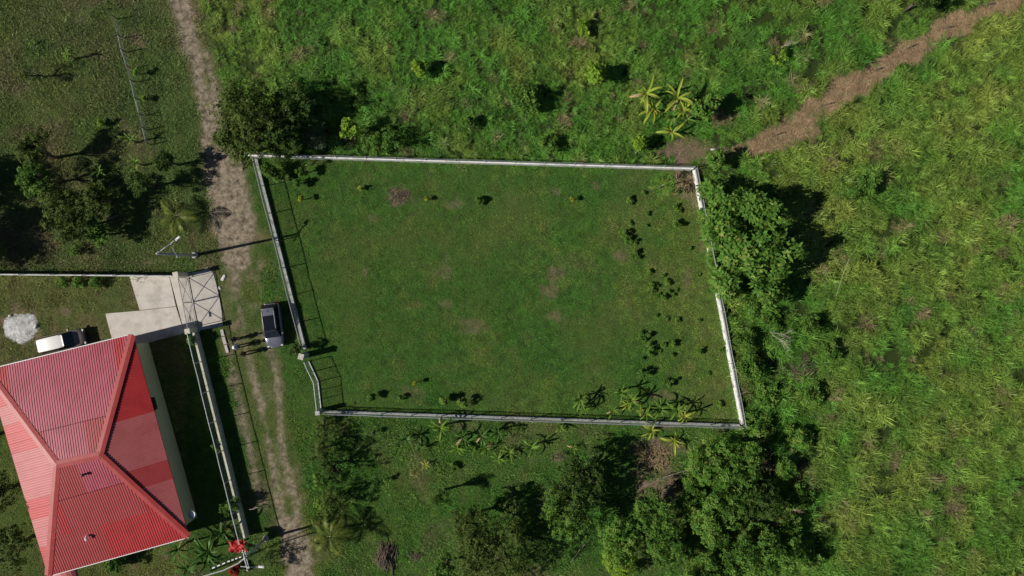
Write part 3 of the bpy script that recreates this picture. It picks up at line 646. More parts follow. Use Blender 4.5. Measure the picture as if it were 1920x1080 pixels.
v2 = P(157, 890, 4.95); mb = MB(); mb.lathe(sub(v2), [(.1, -.35), (.1, .15), (.15, .16), (.15, .24), (.02, .3)], 10); mb.build('vent_pipe', M['black'], roof)
aw = P(120, 1082, 2.9); mb = MB(); rzb = math.atan2((Ebr - Ebl).y, (Ebr - Ebl).x); Rm = Matrix.Rotation(rzb, 3, 'Z'); vs_ = []; fs = []
for i in range(9):
    a = math.pi * i / 8
    for yy in (-.9, .5): vs_.append(sub(aw) + Rm @ Vector((-math.cos(a) * 1.3, yy, math.sin(a) * .45 - .1)))
for i in range(8): fs.append((2 * i, 2 * i + 2, 2 * i + 3, 2 * i + 1))
mb.add(vs_, fs); mb.build('porch_awning', M['roof_salmon'], house)

# ------------------------------------------------------------------ cars (nose along +x)
def loft(stations, n=12):
    """stations: x, half width, z low, z high, corner roundness -> closed body skin"""
    mb = MB(); rings = []
    for (x, hw, z0, z1, rd) in stations:
        ring = []
        for k in range(n * 2):
            a = 2 * math.pi * k / (n * 2); c_, s_ = math.cos(a), math.sin(a)
            e = 2 / rd; yy = hw * math.copysign(abs(c_) ** e, c_); zz = (z0 + z1) / 2 + (z1 - z0) / 2 * math.copysign(abs(s_) ** e, s_)
            ring.append((x, yy, zz))
        rings.append(ring)
    m_ = n * 2; vs_ = [v for r in rings for v in r]; fs = []
    for i in range(len(rings) - 1):
        for k in range(m_):
            a, b_ = i * m_ + k, i * m_ + (k + 1) % m_; fs.append((a, b_, b_ + m_, a + m_))
    fs.append(tuple(range(m_))); o = (len(rings) - 1) * m_; fs.append(tuple(o + k for k in range(m_ - 1, -1, -1)))
    mb.add(vs_, fs); return mb
def quad_panel(mb, pts, th=0.012):
    a, b_, c_, d = [Vector(p) for p in pts]; n_ = (b_ - a).cross(d - a).normalized() * th
    mb.add([a, b_, c_, d, a + n_, b_ + n_, c_ + n_, d + n_], [(3, 2, 1, 0), (4, 5, 6, 7), (0, 1, 5, 4), (1, 2, 6, 5), (2, 3, 7, 6), (3, 0, 4, 7)])
def car(label, loc, rz, L_, W_, Ht, paint_, roofm, hood_len, screen_len, rear_len, glass_roof=None, spare=False):
    t = thing('parked_car', label, 'car', loc, rz); hx = L_ / 2; hw = W_ / 2; belt = 0.98
    st = [(-hx, hw * .74, .42, .86, 3), (-hx + .08, hw * .90, .34, .96, 4), (-hx + .4, hw * .98, .28, belt, 5), (-.6, hw, .26, belt, 5), (hx - hood_len, hw * .99, .26, belt, 5),
          (hx - hood_len + .1, hw * .985, .26, belt + .02, 5), (hx - hood_len * .45, hw * .95, .28, belt - .04, 5), (hx - .28, hw * .88, .30, belt - .12, 4), (hx - .08, hw * .74, .36, .78, 3.2), (hx, hw * .55, .44, .68, 3)]
    body = loft(st).build('body', paint_, t, True)
    x1 = hx - hood_len + .12; x0 = -hx + 0.1; xs1 = x1 - screen_len; xs0 = x0 + rear_len; wb, wt = hw * .90, hw * .72; zt = Ht
    # pillars and inner cabin block in dark glass tone
    mb = MB(); i_ = .03
    vs_ = [(x0 + .02, -wb + i_, belt - .06), (x1 - .02, -wb + i_, belt - .06), (x1 - .02, wb - i_, belt - .06), (x0 + .02, wb - i_, belt - .06), (xs0, -wt + i_, zt - .05), (xs1, -wt + i_, zt - .05), (xs1, wt - i_, zt - .05), (xs0, wt - i_, zt - .05)]
    mb.add(vs_, [(3, 2, 1, 0), (4, 5, 6, 7), (0, 1, 5, 4), (1, 2, 6, 5), (2, 3, 7, 6), (3, 0, 4, 7)]); mb.build('cabin', M['black'], t)
    mb = MB(); quad_panel(mb, [(x1, -wb * .92, belt + .0), (x1, wb * .92, belt + .0), (xs1 + .03, wt * .94, zt - .05), (xs1 + .03, -wt * .94, zt - .05)], .02); mb.build('windshield', M['glass'], t)
    mb = MB(); quad_panel(mb, [(x0, wb * .9, belt), (x0, -wb * .9, belt), (xs0 - .02, -wt * .92, zt - .07), (xs0 - .02, wt * .92, zt - .07)], .02); mb.build('rear_window', M['glass'], t)
    for s_ in (-1, 1):
        segs = [(0.04, .36), (.40, .66), (.70, .96)]
        for (a, b_) in segs:
            lo0, lo1 = x0 + (x1 - x0) * a, x0 + (x1 - x0) * b_; hi0, hi1 = xs0 + (xs1 - xs0) * a, xs0 + (xs1 - xs0) * b_
            pts = [(lo0, s_ * (wb - .015), belt), (lo1, s_ * (wb - .015), belt), (hi1, s_ * (wt - .005), zt - .09), (hi0, s_ * (wt - .005), zt - .09)]
            mb = MB(); quad_panel(mb, pts if s_ < 0 else pts[::-1], .012); mb.build('side_window', M['glass'], t)
    rm = loft([(xs0 - .10, wt * .82, zt - .10, zt - .03, 3), (xs0, wt * .98, zt - .11, zt, 4), ((xs0 + xs1) / 2, wt * 1.02, zt - .11, zt + .035, 4), (xs1 - .05, wt * .99, zt - .11, zt, 4), (xs1 + .06, wt * .85, zt - .10, zt - .03, 3)]).build('roof', roofm, t, True)
    if glass_roof:
        mb = MB(); ga, gb = xs0 + (xs1 - xs0) * glass_roof, xs1 + .03
        mb.box(((ga + gb) / 2, 0, zt + .03), (gb - ga, wt * 1.72, .02)); mb.build('glass_roof', M['glass'], rm)
        mb = MB(); mb.tube([(xs0 + .25, 0, zt), (xs0 + .1, 0, zt + .12)], [.03, .012], 6); mb.build('antenna', M['black'], rm)
    for s_ in (-1, 1):
        mb = MB(); mb.tube([(xs0 + .1, s_ * wt * .9, zt + .0), (xs0 + .2, s_ * wt * .9, zt + .06), (xs1 - .2, s_ * wt * .9, zt + .06), (xs1 - .1, s_ * wt * .9, zt)], .018, 6); mb.build('roof_rail', M['galv'], rm)
        mb = MB(); mb.box((x1 - .32, s_ * (hw + .07), belt + .06), (.13, .2, .13)); mb.build('mirror', paint_, t)
        mb = MB(); mb.box((hx - .14, s_ * hw * .66, .70), (.16, .34, .13), -s_ * .35); mb.build('headlight', M['lamp_glass'], t)
        mb = MB(); mb.box((-hx + .06, s_ * hw * .76, .80), (.10, .2, .24), s_ * .3); mb.build('taillight', M['tail_red'], t)
        # hood crease
        mb = MB(); mb.tube([(x1 + .12, s_ * hw * .42, belt + .012), (hx - hood_len * .45, s_ * hw * .40, belt - .042), (hx - .3, s_ * hw * .34, belt - .125)], .014, 5); mb.build('hood_crease', paint_, body)
        for xx in (hx - .82, -hx + .78):
            w_ = thing('wheel', '', ''); del w_['label'], w_['category']; w_.parent = t; w_.location = (xx, s_ * (hw - .11), .335)
            mb = MB(); mb.lathe((0, 0, 0), [(.2, -.1), (.31, -.105), (.335, -.07), (.335, .07), (.31, .105), (.2, .1)], 20); mb.v = [(v[0], v[2], v[1]) for v in mb.v]; mb.build('tyre', M['tyre'], w_, True)
            mb = MB(); mb.lathe((0, 0, 0), [(.02, -.09), (.2, -.085), (.2, .085), (.02, .09)], 14); mb.v = [(v[0], v[2], v[1]) for v in mb.v]; mb.build('rim', M['rim'], w_)
    mb = MB(); mb.box((hx - .02, 0, .50), (.1, hw * 1.05, .16)); mb.build('grille', M['black'], t)
    mb = MB(); mb.box((-hx + .02, 0, .46), (.12, hw * 1.5, .16)); mb.build('rear_bumper', M['black'], t)
    for k in (-1, 1):
        mb = MB(); mb.tube([(x1 + .02, k * .3, belt + .03), (x1 - .15, k * .3 + .35, belt + .12)], .012, 4); mb.build('wiper', M['black'], t)
    if spare:
        mb = MB(); mb.lathe((0, 0, 0), [(.05, -.1), (.31, -.1), (.34, -.06), (.34, .06), (.30, .1), (.05, .11)], 18); mb.v = [(-hx - .1 + v[2], v[0] + .1, v[1] + .86) for v in mb.v]; mb.build('spare_wheel_cover', M['white'], t, True)
    return t
car('grey SUV with dark glass roof parked on the grass beside the lot fence', Vector((*P(511, 610, .75).xy, 0)), math.atan2(-76, 10), 4.25, 1.8, 1.62, M['silver'], M['silver'], 1.08, 0.72, 0.42, glass_roof=0.30)
car('pewter SUV with sun glint painted white on its roof and a spare wheel, parked beside the house', Vector((*P(117, 640, .9).xy, 0)), math.atan2(20, 84), 4.3, 1.74, 1.75, M['pewter'], M['car_white'], 1.12, 0.62, 0.16, spare=True)

# ------------------------------------------------------------------ poles, lamps, cables
def pole(label, base, top, r0, r1, arms, lamp, extra=()):
    B, T = P(*base), P(top[0], top[1], top[2]); t = thing('utility_pole', label, 'pole', B)
    T = Vector((0, 0, top[2])) + (Vector((T.x, T.y, 0)) - Vector((B.x, B.y, 0))) * 1.0
    mb = MB(); mb.tube([(0, 0, -.1), T * 0.5, T], [r0, (r0 + r1) / 2, r1], 10); mb.build('shaft', M['pole'], t, True)
    mb = MB(); mb.lathe((0, 0, 0), [(r0 + .16, -.05), (r0 + .15, .12), (r0 + .10, .30), (r0 + .02, .34)], 14); mb.build('base_collar', M['stone'], t)
    for (a, b_, r, m_) in arms:
        pa, pb = P(*a) - B, P(*b_) - B; mb = MB(); mb.tube([pa, pa.lerp(pb, .5) + Vector((0, 0, .08)), pb], r, 6); am = mb.build('arm', M[m_], t)
        for f_ in (.08, .92):
            q = pa.lerp(pb, f_); mb = MB(); mb.lathe(q + Vector((0, 0, .03)), [(.03, 0), (.07, .03), (.04, .08), (.065, .11), (.03, .16)], 8); mb.build('insulator', M['white'], am)
    for (a, b_) in lamp:
        pa, pb = P(*a) - B, P(*b_) - B; mb = MB(); mb.tube([pa, pa.lerp(pb, .6) + Vector((0, 0, .15)), pb], .035, 6); am = mb.build('lamp_arm', M['white_steel'], t)
        d = (pb - pa).normalized(); mb = MB(); mb.box(pb + d * .18, (.5, .2, .11), math.atan2(d.y, d.x)); mb.box(pb + d * .18 + Vector((0, 0, .065)), (.34, .13, .05), math.atan2(d.y, d.x)); lh = mb.build('lamp_head', M['white'], am)
        mb = MB(); mb.box(pb + d * .2 + Vector((0, 0, -.065)), (.36, .15, .03), math.atan2(d.y, d.x)); mb.build('lens', M['lamp_glass'], lh)
    return t
pole('grey concrete utility pole with lamp arm standing beside the driveway gate', (366, 478.5), (294, 475.5, 7.4), .17, .10,
     [((296, 474.5, 7.3), (326, 453, 7.1), .045, 'galv'), ((320, 456, 7.1), (334, 484, 6.2), .035, 'galv')], [((322, 455, 7.15), (330, 449.5, 7.0))])
p2 = pole('slim grey utility pole with white lamp arm at the bottom edge of the photo', (499, 1009), (459, 1046, 5.8), .15, .09,
     [((455, 1031, 5.7), (465, 1071, 5.7), .05, 'white_steel'), ((460, 1032, 5.3), (467, 1066, 5.3), .04, 'white_steel')], [((451, 1062, 5.5), (486, 1062.5, 5.3))])
cb = thing('overhead_cable', 'thick grey cable bundle leaving the lower pole towards the left', 'cable')
mb = MB(); mb.tube([P(463, 1043, 5.7), P(447, 1056, 5.55), P(420, 1069, 5.4), P(380, 1081, 5.3), P(320, 1100, 5.2), P(200, 1150, 5.3)], .06, 6); mb.build('bundle', M['pole'], cb)
cb = thing('overhead_cable', 'white and black striped cable left of the lower pole', 'cable')
pts = [P(458, 1042, 5.6), P(430, 1052, 5.5), P(392, 1068, 5.4), P(340, 1090, 5.3), P(240, 1140, 5.4)]
mb = MB(); mb.tube(pts, .035, 6); mb.build('strand', M['black'], cb)
for i in range(7):
    a = pts[0].lerp(pts[1], 0) ; f0 = 0.1 + i * .125; q = [pts[0], pts[1], pts[2]]
    def along(f): return q[0].lerp(q[1], f * 2) if f < .5 else q[1].lerp(q[2], f * 2 - 1)
    mb = MB(); mb.tube([along(f0), along(f0 + .07)], .06, 6); mb.build('sleeve', M['white'], cb)
for a, b_, lb in (((1206, 912, .5), (1288, 882, .9), 'thin white cord lying over the brown brush below the lawn'), ((1070, 1056, .2), (1101, 1016, .5), 'thin pale cord between the bottom trees'), ((1568, 555, 1.2), (1592, 485, 1.6), 'thin pale dead stalk leaning over the right field')):
    t = thing('cord', lb, 'cord'); mb = MB(); A, B = P(*a), P(*b_); mb.tube([A, A.lerp(B, .5) + Vector((.05, .15, -.1)), B], .022, 5); mb.build('strand', M['pale_wood'], t)

# ------------------------------------------------------------------ people
def skin_obj(name, pts, edges, radii, m_, parent, root=0, sub_=1):
    me = bpy.data.meshes.new(name); me.from_pydata([tuple(p) for p in pts], edges, []); me.materials.append(m_)
    o = link(name, me, parent); md = o.modifiers.new('skin', 'SKIN'); md.use_smooth_shade = True
    for i, r in enumerate(radii): me.skin_vertices[0].data[i].radius = (r, r)
    me.skin_vertices[0].data[root].use_root = True
    s_ = o.modifiers.new('subd', 'SUBSURF'); s_.levels = sub_; s_.render_levels = sub_
    return o
def person(label, loc, rz, shirt, trousers, hair, pose, hat=None, skin=(0.30, 0.17, 0.11)):
    t = thing('person', label, 'person', loc, rz)
    sm = mat('skin_' + label[:12], skin, tuple(c * .85 for c in skin), 8, .6); sh = mat('shirt_' + label[:12], shirt, tuple(c * .8 for c in shirt), 12, .9, bump=.2); tr = mat('trousers_' + label[:12], trousers, tuple(c * .8 for c in trousers), 12, .9, bump=.2); hm = mat('hair_' + label[:12], hair, tuple(c * .7 for c in hair), 20, .8)
    V, E, R_ = [], [], []
    def add(p, r, par=None):
        V.append(p); R_.append(r)
        if par is not None: E.append((par, len(V) - 1))
        return len(V) - 1
    pel = add((0, 0, .93), .125); wst = add((0.01, 0, 1.08), .115, pel); ch = add((0, 0, 1.28), .135, wst); nk0 = add((0, 0, 1.44), .07, ch); nk = add((.01, 0, 1.50), .052, nk0)
    hd0 = add((.025, 0, 1.56), .075, nk); hd = add((.02, 0, 1.64), .098, hd0); add((.01, 0, 1.72), .07, hd)
    limbs = {}
    for s_ in (-1, 1):
        a_el, a_wr = pose['arm'][0 if s_ < 0 else 1]
        sh_ = add((0, s_ * .17, 1.40), .062, ch); el = add(a_el, .045, sh_); wr = add(a_wr, .031, el)
        d = (Vector(a_wr) - Vector(a_el)).normalized(); pm = Vector(a_wr) + d * .06; pa = add(pm, .036, wr)
        for k, ln in enumerate((.075, .085, .08, .06)):
            b0 = pm + d * .045 + Vector(((k - 1.5) * .021, 0, 0)); i0 = add(b0, .010, pa); i1 = add(b0 + d * ln * .55 + Vector((0, -s_ * .008, 0)), .009, i0); add(b0 + d * ln + Vector((0, -s_ * .024, 0)), .008, i1)
        th = add(pm + Vector((.04, 0, .005)), .010, pa); add(pm + Vector((.06, -s_ * .01, -.03)), .009, th)
        hp = add((0, s_ * .09, .88), .095, pel); kx = pose['step'] * s_; kn = add((.03 + kx * .5, s_ * .105, .48), .058, hp); an = add((kx, s_ * .11, .09), .04, kn); ft = add((kx + .10, s_ * .12, .045), .042, an); add((kx + .19, s_ * .125, .035), .034, ft)
        limbs[s_] = (sh_, el, wr, hp, kn, an)
    skin_obj('body', V, E, R_, sm, t)
    def chain(name, pts, edges, radii, m_): return skin_obj(name, pts, edges, radii, m_, t)
    pv = [(0, 0, .92), (0.01, 0, 1.1), (0, 0, 1.28), (0, 0, 1.43)]; pr = [.15, .14, .155, .085]; pe = [(0, 1), (1, 2), (2, 3)]
    for s_ in (-1, 1):
        a, b_, c_ = (V[i] for i in limbs[s_][:3]); m0 = len(pv); pv += [a, b_, tuple(Vector(b_).lerp(Vector(c_), pose.get('sleeve', .2)))]; pr += [.082, .062, .055]; pe += [(2, m0), (m0, m0 + 1), (m0 + 1, m0 + 2)]
    chain('shirt', pv, pe, pr, sh)
    pv = [(0, 0, .96)]; pr = [.15]; pe = []
    for s_ in (-1, 1):
        a, b_, c_ = (V[i] for i in limbs[s_][3:]); m0 = len(pv); pv += [a, b_, c_]; pr += [.112, .078, .065]; pe += [(0, m0), (m0, m0 + 1), (m0 + 1, m0 + 2)]
        mb = MB(); q = V[limbs[s_][5]]; mb.lathe((q[0] + .08, q[1] + .01 * s_, 0), [(.04, 0), (.055, .01), (.055, .05), (.045, .085), (.02, .09)], 10, 2.5, 1.0); mb.build('shoe', M['black'], t, True)
    chain('trousers', pv, pe, pr, tr)
    mb = MB(); mb.lathe((.0, 0, 1.63), [(.105, 0), (.114, .05), (.105, .1), (.07, .14), (.02, .155)], 14, 1.05, .92); mb.build('hair', hm, t, True)
    for s_ in (-1, 1):
        mb = MB(); mb.lathe((.112, s_ * .035, 1.645), [(.004, -.008), (.012, 0), (.004, .008)], 8); mb.build('eye', M['black'], t)
        mb = MB(); mb.lathe((.01, s_ * .1, 1.62), [(.006, -.03), (.018, -.01), (.018, .02), (.006, .03)], 8, 1, .6); mb.build('ear', sm, t)
    mb = MB(); mb.lathe((.125, 0, 1.60), [(.018, -.012), (.014, .01), (.005, .04)], 8); mb.build('nose', sm, t)
    mb = MB(); mb.box((.112, 0, 1.565), (.02, .05, .012)); mb.build('mouth', M['tail_red'], t)
    if hat:
        mb = MB(); mb.lathe((0, 0, 1.70), [(.19, 0), (.2, .012), (.13, .03), (.125, .10), (.10, .14), (.02, .15)], 20); hm2 = mb.build('hat', M['white'] if hat == 'white' else M['straw'], t, True)
        mb = MB(); mb.lathe((0, 0, 1.732), [(.132, 0), (.133, .025), (.128, .03)], 20); mb.build('hat_band', M['straw'], hm2)
down = lambda s_: ((.0, s_ * .25, 1.12), (.06, s_ * .27, .87))
bent = lambda s_: ((-.02, s_ * .25, 1.13), (.2, s_ * .13, 1.08))
person('person in dark clothes standing nearest the driveway kerb, topmost of three', P(447, 634.5), -0.3, (.02, .02, .022), (.018, .018, .022), (.012, .01, .01), {'arm': (down(-1), bent(1)), 'step': .06})
person('person in pale blue shirt and white wide brimmed hat, middle of three', P(452, 648.5), 0.2, (.36, .42, .50), (.10, .12, .16), (.02, .015, .012), {'arm': (down(-1), down(1)), 'step': .03, 'sleeve': .9}, hat='white')
person('person in dark trousers and brown shirt, lowest of the three by the road', P(464, 662), 0.7, (.11, .055, .04), (.02, .02, .026), (.03, .018, .012), {'arm': (bent(-1), down(1)), 'step': .10})
# ------------------------------------------------------------------ plants
def rosettes(C, Nn, k, L_, Wd, r, el0=-0.3, el1=0.75):
    """leaf rosettes: every leaf a small folded blade; returns verts, quads"""
    n = len(C); C = np.repeat(C, k, 0); Nn = np.repeat(Nn, k, 0); m_ = n * k
    Nn = Nn / np.linalg.norm(Nn, axis=1, keepdims=True)
    ref = np.where(np.abs(Nn[:, 2:3]) < 0.9, np.array([[0, 0, 1.0]]), np.array([[1.0, 0, 0]]))
    T = np.cross(ref, Nn); T /= np.linalg.norm(T, axis=1, keepdims=True); B = np.cross(Nn, T)
    a = (np.tile(np.arange(k), n) / k * 2 * np.pi + np.repeat(r.uniform(0, 6.28, n), k) + r.uniform(-.3, .3, m_))[:, None]
    el = r.uniform(el0, el1, m_)[:, None]; D = np.cos(el) * (np.cos(a) * T + np.sin(a) * B) + np.sin(el) * Nn
    Sd = np.cross(D, Nn); Sd /= np.linalg.norm(Sd, axis=1, keepdims=True) + 1e-9
    ln = (L_ * r.uniform(0.65, 1.25, m_))[:, None]; w = (Wd * r.uniform(0.7, 1.2, m_))[:, None]; up = np.cross(Sd, D)
    p0 = C + D * ln * 0.12; pm = C + D * ln * 0.55; tip = C + D * ln - np.array([[0, 0, 1]]) * ln * 0.12
    V = np.stack([p0, pm + Sd * w / 2 + up * w * .14, tip, pm - Sd * w / 2 + up * w * .14], 1).reshape(-1, 3)
    F = np.arange(m_ * 4).reshape(-1, 4); return V, F
def np_mesh(name, V, F, m_):
    me = bpy.data.meshes.new(name); me.vertices.add(len(V)); me.vertices.foreach_set('co', V.astype(np.float32).ravel())
    me.loops.add(F.size); me.loops.foreach_set('vertex_index', F.astype(np.int32).ravel()); me.polygons.add(len(F)); me.polygons.foreach_set('loop_start', np.arange(0, F.size, 4, dtype=np.int32))
    me.update(calc_edges=True); me.materials.append(m_); return me
def crown_data(r, R_, hc, lobes, per, k, L_, Wd, flat=0.75, dens=1.8):
    lobes = int(lobes * 1.7)
    """uneven crown: leaf rosettes spread through lobes with gaps between them; returns lobe centres too"""
    Cs, Ns, cen = [], [], []
    for i in range(lobes):
        a = 2 * math.pi * i / lobes + r.uniform(-.5, .5); q = R_ * (0.0 if i == 0 else r.uniform(.25, .86)); lr = R_ * r.uniform(.20, .42)
        c_ = np.array([q * math.cos(a), q * math.sin(a), hc + R_ * flat * r.uniform(-.55, .45) + (R_ * .2 if i == 0 else 0)]); cen.append(c_)
        m_ = max(4, int(dens * per * (lr / (R_ * .42)) ** 2)); d = r.normal(size=(m_, 3)); d /= np.linalg.norm(d, axis=1, keepdims=True)
        d[:, 2] = np.where(d[:, 2] < -.25, -d[:, 2], d[:, 2]); rad = lr * r.uniform(.45, 1.25, (m_, 1))
        Cs.append(c_ + d * rad * np.array([[1, 1, flat]])); n_ = d + np.array([[0, 0, .6]]) + r.normal(size=(m_, 3)) * .35; Ns.append(n_)
    V, F = rosettes(np.concatenate(Cs), np.concatenate(Ns), k, L_, Wd, r)
    V[:, 2] = np.maximum(V[:, 2], 0.03)
    return V, F, cen
def tree(name, label, cat, px, py, R_, ht, leaf, lobes=8, per=36, k=7, L_=0.34, Wd=0.15, seed=1, bark='bark', flat=0.75, group=None, trunk_r=None):
    r = np.random.default_rng(seed); hc = max(ht - R_ * flat * .75, R_ * .45); c = P(px, py, hc); t = thing(name, label, cat, (c.x, c.y, 0), group=group)
    V, F, cen = crown_data(r, R_, hc, lobes, per, k, L_, Wd, flat, 0.95 if cat == 'bush' else (0.8 if L_ > .39 else 1.45))
    link('crown', np_mesh('crown', V, F, M[leaf]), t)
    mb = MB(); tr = trunk_r or max(.04, .035 * ht); fork = Vector((r.uniform(-.1, .1), r.uniform(-.1, .1), hc * .45))
    mb.tube([(0, 0, -.1), (fork.x * .4, fork.y * .4, hc * .2), fork], [tr * 1.25, tr, tr * .8], 7)
    for q in cen:
        e = Vector(q); m_ = fork.lerp(e, .5) + Vector((r.uniform(-.15, .15), r.uniform(-.15, .15), -.05 * R_)); mb.tube([fork - Vector((0, 0, .03)), m_, e], [tr * .55, tr * .36, tr * .12], 5)
    mb.build('trunk', M[bark], t, True); return t
def shrub(name, label, cat, px, py, R_, ht, leaf, seed, n=34, k=6, L_=0.16, Wd=0.075, group=None):
    r = np.random.default_rng(seed); c = P(px, py, ht * .55); t = thing(name, label, cat, (c.x, c.y, 0), group=group)
    V, F, cen = crown_data(r, R_, ht * .58, 4, n, k, L_, Wd, min(1.2, ht * .5 / R_)); link('foliage', np_mesh('foliage', V, F, M[leaf]), t)
    mb = MB()
    for q in cen: mb.tube([(0, 0, -.03), Vector(q) * .5 + Vector((0, 0, -.02)), Vector(q)], [.02, .014, .006], 4)
    mb.build('stem', M['bark'], t); return t

